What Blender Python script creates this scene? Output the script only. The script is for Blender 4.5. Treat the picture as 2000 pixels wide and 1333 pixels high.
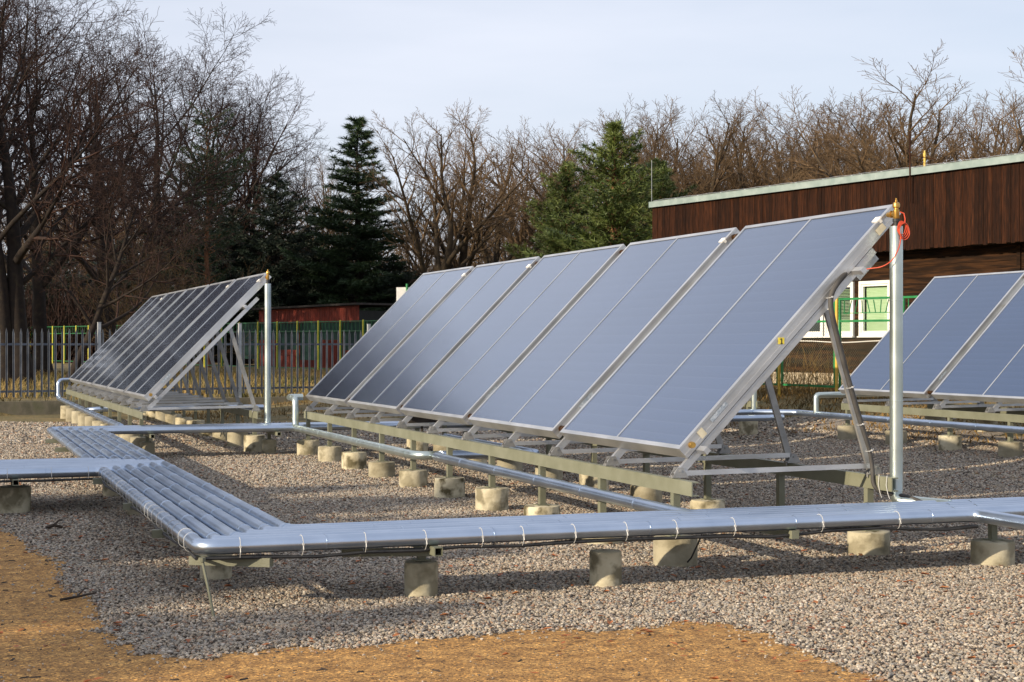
import bpy, bmesh, math, random
import numpy as np
from mathutils import Vector, Matrix
from mathutils.geometry import tessellate_polygon
for o in list(bpy.data.objects): bpy.data.objects.remove(o)
SC = bpy.context.scene
COL = SC.collection
R = math.radians

# ------------------------------------------------------------------ camera
F_PX, TH, PIT, CAMZ = 3150.0, R(19.546), R(0.11556), 1.5
cam = bpy.data.cameras.new('camera'); camo = bpy.data.objects.new('camera', cam); COL.objects.link(camo)
cam.sensor_width = 36.0; cam.lens = F_PX/2000*36.0; cam.clip_end = 2000; cam.clip_start = 0.1
camo.location = (0, 0, CAMZ); camo.rotation_euler = (R(90)+PIT, 0, -TH)
SC.camera = camo
# ------------------------------------------------------------------ light
SUN_T = Vector((2.7, 0.8, -1.0)).normalized()          # direction the light travels
SUN_EL = math.asin(-SUN_T.z)
w = bpy.data.worlds.new('World'); SC.world = w; w.use_nodes = True
nt = w.node_tree; nt.nodes.clear()
sky = nt.nodes.new('ShaderNodeTexSky'); sky.sky_type = 'NISHITA'; sky.sun_disc = False
sky.sun_elevation = SUN_EL; sky.sun_rotation = math.atan2(-SUN_T.x, -SUN_T.y)
sky.air_density = 1.0; sky.dust_density = 1.6; sky.ozone_density = 2.0; sky.altitude = 300
tc = nt.nodes.new('ShaderNodeTexCoord')
mp = nt.nodes.new('ShaderNodeMapping'); mp.inputs['Scale'].default_value = (1.3, 1.3, 7.0)
nz = nt.nodes.new('ShaderNodeTexNoise'); nz.inputs['Scale'].default_value = 1.6; nz.inputs['Detail'].default_value = 5
rp = nt.nodes.new('ShaderNodeValToRGB'); rp.color_ramp.elements[0].position = .3; rp.color_ramp.elements[1].position = .72
rp.color_ramp.elements[0].color = (.55, .55, .55, 1); rp.color_ramp.elements[1].color = (.86, .86, .86, 1)
mx = nt.nodes.new('ShaderNodeMix'); mx.data_type = 'RGBA'
mx.inputs[7].default_value = (7.7, 7.95, 8.9, 1)        # thin high cloud veil
bg = nt.nodes.new('ShaderNodeBackground'); bg.inputs['Strength'].default_value = 0.1
wo = nt.nodes.new('ShaderNodeOutputWorld')
L = nt.links.new
L(tc.outputs['Generated'], mp.inputs['Vector']); L(mp.outputs[0], nz.inputs['Vector']); L(nz.outputs['Fac'], rp.inputs[0])
L(rp.outputs[0], mx.inputs[0]); L(sky.outputs[0], mx.inputs[6]); L(mx.outputs[2], bg.inputs['Color']); L(bg.outputs[0], wo.inputs[0])
sd = bpy.data.lights.new('sun', 'SUN'); sd.energy = 4.9; sd.angle = R(0.6); sd.color = (1.0, .84, .62)
so = bpy.data.objects.new('sun', sd); COL.objects.link(so); so.location = (-20, -8, 12)
so.rotation_euler = SUN_T.to_track_quat('-Z', 'Y').to_euler()
SC.view_settings.view_transform = 'Standard'; SC.view_settings.look = 'None'
SC.view_settings.exposure = 0.32; SC.view_settings.gamma = 1.0; SC.view_settings.use_curve_mapping = False
SC.render.engine = 'CYCLES'; SC.cycles.max_bounces = 6
SC.render.resolution_x = 1024; SC.render.resolution_y = 682

# ------------------------------------------------------------------ pixel helper (photo 2000x1333 -> direction)
def ray(px, py):
    x = (px-1000)/F_PX; y = -(py-666.5)/F_PX
    Z = math.cos(PIT)-math.sin(PIT)*y; Y = math.sin(PIT)+math.cos(PIT)*y
    c, s = math.cos(TH), math.sin(TH)
    return Vector((x*c+Z*s, -x*s+Z*c, Y))
def at(px, py, D=None, x=None, y=None, z=None):
    d = ray(px, py); C = Vector((0, 0, CAMZ))
    if D is not None: return C+d*D
    if x is not None: return C+d*(x/d.x)
    if y is not None: return C+d*(y/d.y)
    return C+d*((z-CAMZ)/d.z)
def sm(a, b, v):
    t = min(1, max(0, (v-a)/(b-a))); return t*t*(3-2*t)
FX0, FY0, FS = 1.2, 35.6, .18                            # line of the kerb and palisade fence
def fence_y(x): return FY0+FS*(x-FX0)
def tz(x, y):                                            # terrain height
    z = .5*sm(10.6, 17.5, x)
    z = max(z, .2*sm(4.5, 9, x)*sm(27, 35.5, y))
    fy = fence_y(x)
    if y > fy+.05: z = max(z, .27+.23*sm(fy, fy+22, y))
    return z

# ------------------------------------------------------------------ materials
MATS = {}
def ramp(nt, stops):
    r = nt.nodes.new('ShaderNodeValToRGB')
    while len(r.color_ramp.elements) < len(stops): r.color_ramp.elements.new(.5)
    for e, (p, c) in zip(r.color_ramp.elements, stops): e.position = p; e.color = (*c, 1)
    return r
def mk(name, stops, scale=6, rough=.7, metal=0, bump=0, bscale=40, detail=4, rnd=0.0, stretch=(1, 1, 1), coord='Object', spec=.5, roughvar=0, bdist=.01):
    """principled material: noise-driven colour, optional per-object brightness change, optional bump"""
    m = bpy.data.materials.new(name); m.use_nodes = True; nt = m.node_tree; L = nt.links.new
    b = nt.nodes['Principled BSDF']; b.inputs['Roughness'].default_value = rough; b.inputs['Metallic'].default_value = metal
    b.inputs['Specular IOR Level'].default_value = spec
    tc = nt.nodes.new('ShaderNodeTexCoord'); mp = nt.nodes.new('ShaderNodeMapping'); mp.inputs['Scale'].default_value = stretch
    L(tc.outputs[coord], mp.inputs[0])
    nz = nt.nodes.new('ShaderNodeTexNoise'); nz.inputs['Scale'].default_value = scale; nz.inputs['Detail'].default_value = detail
    L(mp.outputs[0], nz.inputs['Vector'])
    oi = nt.nodes.new('ShaderNodeObjectInfo')
    ad = nt.nodes.new('ShaderNodeVectorMath'); ad.operation = 'ADD'
    cx = nt.nodes.new('ShaderNodeCombineXYZ'); mu = nt.nodes.new('ShaderNodeMath'); mu.operation = 'MULTIPLY'; mu.inputs[1].default_value = 50
    L(oi.outputs['Random'], mu.inputs[0]); L(mu.outputs[0], cx.inputs[0]); L(mp.outputs[0], ad.inputs[0]); L(cx.outputs[0], ad.inputs[1])
    L(ad.outputs[0], nz.inputs['Vector'])
    r = ramp(nt, stops); L(nz.outputs['Fac'], r.inputs[0]); colr = r.outputs[0]
    if rnd:
        hv = nt.nodes.new('ShaderNodeHueSaturation'); mr = nt.nodes.new('ShaderNodeMapRange')
        mr.inputs[3].default_value = 1-rnd; mr.inputs[4].default_value = 1+rnd
        L(oi.outputs['Random'], mr.inputs[0]); L(mr.outputs[0], hv.inputs['Value']); L(colr, hv.inputs['Color']); colr = hv.outputs[0]
    L(colr, b.inputs['Base Color'])
    if roughvar:
        mr = nt.nodes.new('ShaderNodeMapRange'); mr.inputs[3].default_value = rough-roughvar; mr.inputs[4].default_value = rough+roughvar
        L(nz.outputs['Fac'], mr.inputs[0]); L(mr.outputs[0], b.inputs['Roughness'])
    if bump:
        n2 = nt.nodes.new('ShaderNodeTexNoise'); n2.inputs['Scale'].default_value = bscale; n2.inputs['Detail'].default_value = 4
        L(ad.outputs[0], n2.inputs['Vector']); bp = nt.nodes.new('ShaderNodeBump'); bp.inputs['Strength'].default_value = bump; bp.inputs['Distance'].default_value = bdist
        L(n2.outputs['Fac'], bp.inputs['Height']); L(bp.outputs[0], b.inputs['Normal'])
    MATS[name] = m; return m
S2 = lambda a, b: [(.35, a), (.68, b)]
M_ALU = mk('aluminium', S2((.48, .49, .50), (.63, .64, .65)), 3, .36, .75, .15, 60, rnd=.06, roughvar=.08)
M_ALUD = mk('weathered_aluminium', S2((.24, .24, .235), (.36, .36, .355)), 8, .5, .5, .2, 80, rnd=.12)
M_STEEL = mk('olive_painted_steel', S2((.150, .155, .105), (.195, .20, .145)), 5, .55, 0, .15, 90, rnd=.08)
M_JACKET = mk('zinc_pipe_jacket', S2((.40, .48, .60), (.50, .58, .70)), 3, .30, .97, 0, 14, rnd=.05, roughvar=.06, bdist=.003)  # blue of the reflected sky is put into the base colour
M_JACKET2 = mk('pale_zinc_jacket', S2((.46, .53, .51), (.57, .64, .63)), 5, .32, .88, 0, 14, rnd=.05, roughvar=.06, bdist=.003)
M_TIE = mk('white_nylon', S2((.5, .5, .49), (.6, .6, .59)), 5, .5)
M_CABLE = mk('black_rubber', S2((.012, .012, .013), (.03, .03, .03)), 12, .55)
M_HOSE = mk('grey_hose', S2((.038, .036, .034), (.07, .066, .062)), 12, .7, .0, .2, 60)
M_BRASS = mk('brass', S2((.42, .24, .06), (.62, .38, .10)), 20, .35, .9)
M_COPPER = mk('tarnished_copper', S2((.05, .025, .012), (.16, .08, .03)), 20, .5, .7)
M_WIRE = mk('orange_wire', S2((.50, .055, .02), (.62, .08, .03)), 20, .45)
M_YELLOW_TAG = mk('yellow_tag', S2((.72, .58, .05), (.80, .65, .08)), 20, .5)
M_INK = mk('black_ink', S2((.01, .01, .01), (.02, .02, .02)), 20, .6)
M_CREAM = mk('cream_sticker', S2((.55, .50, .36), (.66, .60, .45)), 20, .6)
M_STICKER = mk('grey_print', S2((.22, .27, .33), (.50, .55, .60)), 60, .5)
M_WHITE = mk('white_paint', S2((.72, .71, .67), (.82, .81, .78)), 5, .45, rnd=.03)
M_KERB = mk('mossy_concrete_kerb', [(.3, (.10, .095, .06)), (.5, (.19, .165, .115)), (.7, (.13, .13, .07))], 3, .9, 0, .5, 30)
M_FENCE = mk('galvanised_fence', S2((.075, .088, .112), (.15, .165, .195)), 4, .45, .55, rnd=.2)
M_FPOST = mk('pale_galvanised_post', S2((.33, .36, .38), (.46, .48, .50)), 8, .5, .4)
M_GREEN = mk('green_fence_paint', S2((.015, .16, .05), (.03, .24, .08)), 6, .45, rnd=.1)
M_GREEN_SHADE = mk('shaded_green_fence_paint', S2((.007, .075, .025), (.014, .12, .04)), 6, .5, rnd=.1)  # same fence green, darkened in the colour for the shade on the far fence
M_YEL = mk('yellow_fence_paint', S2((.55, .36, .05), (.68, .46, .08)), 6, .45, rnd=.1)
M_YELG = mk('lemon_fence_paint', S2((.45, .42, .03), (.55, .50, .05)), 6, .5, rnd=.1)
M_CHAIN = mk('chain_link_wire', S2((.10, .14, .10), (.17, .21, .16)), 10, .5, .3)
M_NET = mk('dark_green_netting', S2((.002, .024, .018), (.005, .045, .032)), 3, .8, 0, .6, 6)
M_RED = mk('red_painted_boards', S2((.115, .012, .004), (.20, .022, .007)), 3, .75, rnd=.14)
M_DARKROOF = mk('dark_roof_felt', S2((.02, .017, .015), (.05, .04, .035)), 6, .9)
M_CABIN = mk('dark_stained_cabin', S2((.006, .004, .003), (.016, .009, .006)), 5, .8)
M_TRIM = mk('grey_green_roof_trim', S2((.24, .31, .30), (.33, .40, .39)), 4, .5, .2, .2, 20)
M_PLANK = mk('dark_brown_plank', [(.30, (.008, .0035, .0018)), (.5, (.024, .0080, .0032)), (.68, (.044, .0145, .005)), (.80, (.10, .036, .010))], 5, .65, 0, .6, 26, 6, rnd=.42, stretch=(9, 9, .7), spec=.12)
M_BOARD = mk('weathered_log_board', [(.3, (.008, .004, .002)), (.5, (.022, .010, .0045)), (.72, (.065, .028, .010))], 3, .75, 0, .5, 22, 6, rnd=.3, stretch=(.5, 6, 6), spec=.15)
M_PLINTH = mk('pale_stone_plinth', S2((.34, .28, .19), (.52, .44, .32)), 8, .9, 0, .5, 12)
M_BLIND = mk('pale_green_blind', S2((.50, .62, .40), (.60, .70, .50)), 3, .6)
M_DARKIN = mk('dark_room', S2((.006, .007, .007), (.012, .013, .012)), 3, .8)
M_BARK_L = mk('dark_red_brown_bark', [(.3, (.006, .0035, .0025)), (.55, (.015, .008, .005)), (.75, (.028, .022, .010))], 5, .9, 0, .6, 14, rnd=.15)
M_TWIG_L = mk('red_brown_twigs', S2((.013, .005, .003), (.042, .014, .007)), 2, .85, rnd=.2)
M_BARK_R = mk('tan_bark', [(.3, (.018, .012, .007)), (.6, (.050, .034, .017)), (.8, (.085, .06, .028))], 5, .9, 0, .6, 14, rnd=.15)
M_TWIG_R = mk('tan_twigs', S2((.075, .046, .022), (.16, .10, .048)), 2, .85, rnd=.2)
M_BARK_P = mk('pine_bark', S2((.10, .045, .022), (.22, .10, .045)), 6, .9, 0, .6, 14)
M_SHRUB = mk('straw_twigs', S2((.09, .055, .022), (.17, .11, .045)), 3, .85)
M_SOIL = mk('brown_soil', S2((.10, .065, .035), (.17, .11, .06)), 4, .95, 0, .6, 30)
def mk_leaf(name, c1, c2, sc=1.2, trans=.25):
    m = mk(name, S2(c1, c2), sc, .6, rnd=.1); return m
M_NEEDLE = mk_leaf('dark_pine_needles', (.010, .028, .010), (.038, .072, .024))
M_NEEDLE2 = mk_leaf('blackish_needles', (.006, .014, .009), (.014, .030, .016))
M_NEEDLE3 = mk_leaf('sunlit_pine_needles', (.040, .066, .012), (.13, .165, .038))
M_GRASS = mk('dry_winter_grass', [(.3, (.07, .09, .018)), (.45, (.17, .13, .035)), (.7, (.34, .22, .075))], .5, .8)
M_GRASSO = mk('ochre_dead_grass', [(.3, (.055, .04, .012)), (.45, (.15, .09, .022)), (.7, (.30, .18, .05))], 1.1, .8)
M_LEAF = mk('fallen_oak_leaf', [(.3, (.12, .03, .010)), (.5, (.34, .10, .025)), (.7, (.42, .17, .05))], 7, .75)
M_DEBRIS = mk('dark_bark_scraps', S2((.02, .014, .010), (.06, .04, .025)), 9, .9)

def mk_concrete():
    m = mk('cast_concrete', [(.28, (.22, .19, .12)), (.5, (.42, .38, .27)), (.72, (.50, .46, .34))], 4, .9, 0, .45, 30, 8, rnd=.34, stretch=(1, 1, 1.6))
    nt = m.node_tree; L = nt.links.new; b = nt.nodes['Principled BSDF']; src = b.inputs['Base Color'].links[0].from_socket
    tc = nt.nodes.new('ShaderNodeTexCoord'); oi = nt.nodes.new('ShaderNodeObjectInfo')
    ad = nt.nodes.new('ShaderNodeVectorMath'); ad.operation = 'ADD'; L(tc.outputs['Object'], ad.inputs[0]); L(oi.outputs['Location'], ad.inputs[1])
    n = nt.nodes.new('ShaderNodeTexNoise'); n.inputs['Scale'].default_value = 7; n.inputs['Detail'].default_value = 6; L(ad.outputs[0], n.inputs['Vector'])
    r = ramp(nt, [(.47, (0, 0, 0)), (.60, (1, 1, 1))]); L(n.outputs['Fac'], r.inputs[0])
    mu = nt.nodes.new('ShaderNodeMath'); mu.operation = 'MULTIPLY'; L(r.outputs[0], mu.inputs[0]); L(oi.outputs['Random'], mu.inputs[1])
    mx = nt.nodes.new('ShaderNodeMix'); mx.data_type = 'RGBA'; mx.inputs[7].default_value = (.085, .07, .032, 1)
    L(mu.outputs[0], mx.inputs[0]); L(src, mx.inputs[6]); L(mx.outputs[2], b.inputs['Base Color'])
    return m
M_CONC = mk_concrete()

def mk_pane():
    m = bpy.data.materials.new('solar_glass_absorber'); m.use_nodes = True; nt = m.node_tree; L = nt.links.new
    b = nt.nodes['Principled BSDF']
    tc = nt.nodes.new('ShaderNodeTexCoord'); sx = nt.nodes.new('ShaderNodeSeparateXYZ'); L(tc.outputs['Object'], sx.inputs[0])
    wv = nt.nodes.new('ShaderNodeMath'); wv.operation = 'MULTIPLY'; wv.inputs[1].default_value = 9.0*1.414; L(sx.outputs['Z'], wv.inputs[0])
    fr = nt.nodes.new('ShaderNodeMath'); fr.operation = 'FRACT'; L(wv.outputs[0], fr.inputs[0])
    r = ramp(nt, [(0, (.066, .118, .228)), (.05, (.098, .150, .258)), (.10, (.058, .108, .212)), (.92, (.066, .118, .228))]); L(fr.outputs[0], r.inputs[0])
    n = nt.nodes.new('ShaderNodeTexNoise'); n.inputs['Scale'].default_value = .9; n.inputs['Detail'].default_value = 3
    mpn = nt.nodes.new('ShaderNodeMapping'); mpn.inputs['Scale'].default_value = (1, .4, 1); L(tc.outputs['Object'], mpn.inputs[0]); L(mpn.outputs[0], n.inputs['Vector'])
    hv = nt.nodes.new('ShaderNodeHueSaturation'); mr = nt.nodes.new('ShaderNodeMapRange'); mr.inputs[3].default_value = .82; mr.inputs[4].default_value = 1.18
    L(n.outputs['Fac'], mr.inputs[0]); L(mr.outputs[0], hv.inputs['Value']); L(r.outputs[0], hv.inputs['Color'])
    L(hv.outputs[0], b.inputs['Base Color'])
    b.inputs['Metallic'].default_value = .85; b.inputs['Roughness'].default_value = .26
    b.inputs['Coat Weight'].default_value = 1.0; b.inputs['Coat Roughness'].default_value = .12; b.inputs['Coat IOR'].default_value = 1.5
    return m
M_PANE = mk_pane()
def mk_glass():
    m = bpy.data.materials.new('window_glass'); m.use_nodes = True; nt = m.node_tree; nt.nodes.clear(); L = nt.links.new
    t = nt.nodes.new('ShaderNodeBsdfTransparent'); t.inputs[0].default_value = (.90, .94, .91, 1)
    g = nt.nodes.new('ShaderNodeBsdfGlossy'); g.inputs['Roughness'].default_value = .03
    lw = nt.nodes.new('ShaderNodeLayerWeight'); pw = nt.nodes.new('ShaderNodeMath'); pw.operation = 'POWER'; pw.inputs[1].default_value = 4; L(lw.outputs['Facing'], pw.inputs[0])
    f = nt.nodes.new('ShaderNodeMath'); f.operation = 'MULTIPLY_ADD'; f.inputs[1].default_value = .7; f.inputs[2].default_value = .04; L(pw.outputs[0], f.inputs[0])
    x = nt.nodes.new('ShaderNodeMixShader'); o = nt.nodes.new('ShaderNodeOutputMaterial')
    L(f.outputs[0], x.inputs[0]); L(t.outputs[0], x.inputs[1]); L(g.outputs[0], x.inputs[2]); L(x.outputs[0], o.inputs[0])
    return m
M_GLASS = mk_glass()

PEB = [(0, (0.055, 0.043, 0.033)), (.14, (0.134, 0.111, 0.090)), (.30, (0.272, 0.238, 0.191)), (.46, (0.371, 0.313, 0.235)), (.60, (0.231, 0.226, 0.212)), (.72, (0.343, 0.260, 0.178)), (.86, (0.523, 0.475, 0.400)), (.95, (0.215, 0.115, 0.067)), (1, (0.306, 0.202, 0.126))]
def mk_gravel():
    m = bpy.data.materials.new('gravel_bed'); m.use_nodes = True; nt = m.node_tree; L = nt.links.new
    b = nt.nodes['Principled BSDF']; b.inputs['Roughness'].default_value = .85
    tc = nt.nodes.new('ShaderNodeTexCoord')
    v = nt.nodes.new('ShaderNodeTexVoronoi'); v.inputs['Scale'].default_value = 58; L(tc.outputs['Object'], v.inputs['Vector'])
    bw = nt.nodes.new('ShaderNodeSeparateColor'); L(v.outputs['Color'], bw.inputs[0])
    r = ramp(nt, PEB); L(bw.outputs[0], r.inputs[0])
    n = nt.nodes.new('ShaderNodeTexNoise'); n.inputs['Scale'].default_value = .6; n.inputs['Detail'].default_value = 6; L(tc.outputs['Object'], n.inputs['Vector'])
    hv = nt.nodes.new('ShaderNodeHueSaturation'); mr = nt.nodes.new('ShaderNodeMapRange'); mr.inputs[3].default_value = .75; mr.inputs[4].default_value = 1.2
    L(n.outputs['Fac'], mr.inputs[0]); L(mr.outputs[0], hv.inputs['Value']); L(r.outputs[0], hv.inputs['Color']); L(hv.outputs[0], b.inputs['Base Color'])
    mu = nt.nodes.new('ShaderNodeMath'); mu.operation = 'MULTIPLY'; mu.inputs[1].default_value = -1; L(v.outputs['Distance'], mu.inputs[0])
    bp = nt.nodes.new('ShaderNodeBump'); bp.inputs['Strength'].default_value = 1; bp.inputs['Distance'].default_value = .018
    L(mu.outputs[0], bp.inputs['Height']); L(bp.outputs[0], b.inputs['Normal'])
    return m
M_GRAVEL = mk_gravel()
def mk_pebble():
    m = bpy.data.materials.new('pebbles'); m.use_nodes = True; nt = m.node_tree; L = nt.links.new
    b = nt.nodes['Principled BSDF']; b.inputs['Roughness'].default_value = .8
    oi = nt.nodes.new('ShaderNodeObjectInfo'); r = ramp(nt, PEB); L(oi.outputs['Random'], r.inputs[0]); L(r.outputs[0], b.inputs['Base Color'])
    return m
M_PEBBLE = mk_pebble()
def mk_sand():
    m = mk('ochre_sand', [(.25, (.22, .110, .028)), (.5, (.36, .190, .054)), (.75, (.51, .290, .090))], 9, .95, 0, .8, 160, 12, coord='Object', bdist=.006)
    nt = m.node_tree; L = nt.links.new; b = nt.nodes['Principled BSDF']; src = b.inputs['Base Color'].links[0].from_socket
    tc = nt.nodes.new('ShaderNodeTexCoord')
    v = nt.nodes.new('ShaderNodeTexVoronoi'); v.inputs['Scale'].default_value = 95; L(tc.outputs['Object'], v.inputs['Vector'])
    bw = nt.nodes.new('ShaderNodeSeparateColor'); L(v.outputs['Color'], bw.inputs[0])
    r = ramp(nt, [(0, (.22, .2, .2)), (.2, (.62, .6, .6)), (.55, (.95, .95, .95)), (.88, (1.25, 1.25, 1.2)), (1, (2.3, 2.2, 1.9))]); L(bw.outputs[0], r.inputs[0])
    mx = nt.nodes.new('ShaderNodeMix'); mx.data_type = 'RGBA'; mx.blend_type = 'MULTIPLY'; mx.inputs[0].default_value = 1
    L(src, mx.inputs[6]); L(r.outputs[0], mx.inputs[7]); L(mx.outputs[2], b.inputs['Base Color'])
    return m
M_SAND = mk_sand()
def mk_ground():
    m = mk('rough_grass_ground', [(.3, (.075, .06, .025)), (.48, (.13, .105, .04)), (.62, (.20, .14, .055)), (.75, (.10, .115, .035))], 1.2, .95, 0, .8, 9, 8, coord='Object', bdist=.05)
    return m
M_GROUND = mk_ground()

# ------------------------------------------------------------------ mesh helpers
class MB:
    def __init__(s): s.v = []; s.f = []
    def box(s, c, size, mat=None):
        hx, hy, hz = [q/2 for q in size]; c = Vector(c); n = len(s.v)
        for dx in (-hx, hx):
            for dy in (-hy, hy):
                for dz in (-hz, hz):
                    p = Vector((dx, dy, dz))
                    if mat is not None: p = mat @ p
                    s.v.append(tuple(c+p))
        s.f += [tuple(n+i for i in q) for q in ((0, 1, 3, 2), (4, 6, 7, 5), (0, 4, 5, 1), (2, 3, 7, 6), (0, 2, 6, 4), (1, 5, 7, 3))]
        return s
    def bar(s, a, b, w, h, up=(0, 0, 1)):
        """rectangular bar from a to b; w across, h along up"""
        a, b = Vector(a), Vector(b); d = (b-a); Ln = d.length; d.normalize(); up = Vector(up)
        x = d.cross(up); x.normalize(); z = x.cross(d)
        m = Matrix((x, d, z)).transposed()
        return s.box((a+b)/2, (w, Ln, h), m)
    def tube(s, pts, r, k=10, cap=True, closed=False):
        pts = [Vector(p) for p in pts]; n0 = len(s.v); N = len(pts)
        rs = r if isinstance(r, (list, tuple)) else [r]*N
        prev = None
        for i, p in enumerate(pts):
            if closed: d = pts[(i+1) % N]-pts[i-1]
            else: d = pts[min(i+1, N-1)]-pts[max(i-1, 0)]
            d.normalize()
            if prev is None:
                ref = Vector((0, 0, 1)) if abs(d.z) < .9 else Vector((1, 0, 0))
                x = d.cross(ref); x.normalize()
            else:
                x = prev-d*prev.dot(d); x.normalize()
            prev = x; y = d.cross(x)
            rr = rs[i]
            if 0 < i < N-1 and not closed:      # keep radius through a mitre
                a = (pts[i]-pts[i-1]).normalized(); b = (pts[i+1]-pts[i]).normalized()
            for j in range(k):
                t = 2*math.pi*j/k; s.v.append(tuple(p+x*(rr*math.cos(t))+y*(rr*math.sin(t))))
        M_ = N if closed else N-1
        for i in range(M_):
            i2 = (i+1) % N
            for j in range(k):
                s.f.append((n0+i*k+j, n0+i*k+(j+1) % k, n0+i2*k+(j+1) % k, n0+i2*k+j))
        if cap and not closed:
            s.f.append(tuple(n0+j for j in reversed(range(k)))); s.f.append(tuple(n0+(N-1)*k+j for j in range(k)))
        return s
    def lathe(s, prof, k=24, c=(0, 0, 0)):
        n0 = len(s.v); c = Vector(c)
        for (r, z) in prof:
            for j in range(k):
                t = 2*math.pi*j/k; s.v.append((c.x+r*math.cos(t), c.y+r*math.sin(t), c.z+z))
        for i in range(len(prof)-1):
            for j in range(k):
                s.f.append((n0+i*k+j, n0+i*k+(j+1) % k, n0+(i+1)*k+(j+1) % k, n0+(i+1)*k+j))
        s.f.append(tuple(n0+j for j in reversed(range(k)))); s.f.append(tuple(n0+(len(prof)-1)*k+j for j in range(k)))
        return s
    def prism(s, poly, y0, y1, ax='y'):
        """extrude a polygon given in (x,z) along y"""
        n0 = len(s.v); k = len(poly)
        for yy in (y0, y1):
            for (a, b) in poly: s.v.append((a, yy, b))
        s.f.append(tuple(n0+j for j in range(k))); s.f.append(tuple(n0+k+j for j in reversed(range(k))))
        for j in range(k): s.f.append((n0+j, n0+k+j, n0+k+(j+1) % k, n0+(j+1) % k))
        return s
    def mesh(s, name, smooth=False):
        me = bpy.data.meshes.new(name); me.from_pydata(s.v, [], s.f)
        bm = bmesh.new(); bm.from_mesh(me); bmesh.ops.recalc_face_normals(bm, faces=bm.faces); bm.to_mesh(me); bm.free()
        if smooth:
            me.polygons.foreach_set('use_smooth', [True]*len(me.polygons))
            try: me.set_sharp_from_angle(angle=R(40))
            except Exception: pass
        return me
    def build(s, name, mat, parent=None, smooth=False):
        return add(name, s.mesh(name, smooth), mat, parent)
def add(name, me, mat=None, parent=None, loc=None, rot=None):
    if mat is not None and not me.materials: me.materials.append(mat)
    o = bpy.data.objects.new(name, me); COL.objects.link(o)
    if parent: o.parent = parent
    if loc is not None: o.location = loc
    if rot is not None: o.rotation_euler = rot
    return o
def tag(o, label=None, cat=None, group=None, kind=None):
    if label: o['label'] = label
    if cat: o['category'] = cat
    if group: o['group'] = group
    if kind: o['kind'] = kind
    return o
def empty(name, loc=(0, 0, 0), rz=0, label=None, cat=None, group=None):
    o = bpy.data.objects.new(name, None); COL.objects.link(o); o.location = loc; o.rotation_euler = (0, 0, rz); o.empty_display_size = .2
    return tag(o, label, cat, group)
def np_mesh(name, verts, faces_tri):
    """fast mesh from numpy (n,3) verts and (m,3) triangles"""
    me = bpy.data.meshes.new(name); v = np.asarray(verts, np.float32); f = np.asarray(faces_tri, np.int32)
    me.vertices.add(len(v)); me.vertices.foreach_set('co', v.ravel())
    me.loops.add(f.size); me.loops.foreach_set('vertex_index', f.ravel())
    me.polygons.add(len(f)); me.polygons.foreach_set('loop_start', np.arange(0, f.size, 3, dtype=np.int32))
    me.update(calc_edges=True); me.validate(); return me
def round_path(pts, rad=.13, n=4):
    """polyline with rounded corners"""
    pts = [Vector(p) for p in pts]; out = [pts[0]]
    for a, b, c in zip(pts, pts[1:], pts[2:]):
        d1 = (a-b); d2 = (c-b); r = min(rad, d1.length*.45, d2.length*.45); p1 = b+d1.normalized()*r; p2 = b+d2.normalized()*r
        for i in range(n+1):
            t = i/n; out.append(p1*(1-t)**2+b*2*t*(1-t)+p2*t*t)
    out.append(pts[-1]); return out

# ================================================================== ground
def build_ground():
    xs = np.concatenate([np.linspace(-400, -30, 14), np.linspace(-24, 40, 80), np.linspace(46, 400, 14)])
    ys = np.concatenate([np.linspace(-120, -4, 8), np.linspace(0, 30, 30), np.linspace(30.6, 70, 100), np.linspace(75, 700, 18)])
    v = []; f = []
    for y in ys:
        for x in xs: v.append((x, y, tz(x, y)))
    W = len(xs)
    for j in range(len(ys)-1):
        for i in range(W-1): f.append((j*W+i, j*W+i+1, (j+1)*W+i+1, (j+1)*W+i))
    me = bpy.data.meshes.new('ground'); me.from_pydata(v, [], f)
    return tag(add('ground', me, M_GROUND), kind='structure')
build_ground()
rng = random.Random(5)
def build_gravel():
    n = 150; v = []; f = []
    ru = [rng.uniform(-.22, .22) for _ in range(n+1)]; rv = [rng.uniform(-.22, .22) for _ in range(n+1)]
    for j in range(n+1):
        for i in range(n+1):
            u, t = i/n, j/n
            x = -14+u*(14.0+.8*math.sin(t*17)+rv[j]+14)
            yf = 32.4-sm(3, 7, x)*3.4+sm(8, 11, x)*.6-sm(11.5, 14, x)*3+.35*math.sin(x*2.3)+ru[i]
            y = -3+t*(yf+3)
            v.append((x, y, tz(x, y)+.004))
    for j in range(n):
        for i in range(n): a = j*(n+1)+i; f.append((a, a+1, a+n+2, a+n+1))
    me = bpy.data.meshes.new('gravel_yard'); me.from_pydata(v, [], f)
    return tag(add('gravel_yard', me, M_GRAVEL), kind='structure')
build_gravel()
SAND_PX = [(-420, 985), (-200, 1003), (0, 1040), (60, 1062), (108, 1100), (140, 1145), (182, 1190), (225, 1245), (258, 1283), (340, 1284), (500, 1275), (700, 1262), (850, 1247), (1000, 1236), (1200, 1229), (1418, 1222), (1490, 1240), (1560, 1270), (1650, 1303), (1740, 1335), (1900, 1400), (2300, 1560)]
SAND = []
_p = [at(a, b, z=0) for a, b in SAND_PX]
for a, b in zip(_p, _p[1:]):
    n = max(1, int((b-a).length/.05))
    for i in range(n):
        t = i/n; q = a.lerp(b, t); wv_ = math.sin(q.x*9+q.y*4)+.7*math.sin(q.x*21-q.y*13)+.5*math.sin(q.y*31); SAND.append((q.x+.035*wv_+rng.gauss(0, .028), q.y+.05*wv_+rng.gauss(0, .035)))
SAND += [(6, 4.5), (6, -4), (-13, -4), (-13, 13)]
me = bpy.data.meshes.new('sand_path')
tri = tessellate_polygon([[Vector((x, y, 0)) for x, y in SAND]])
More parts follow.
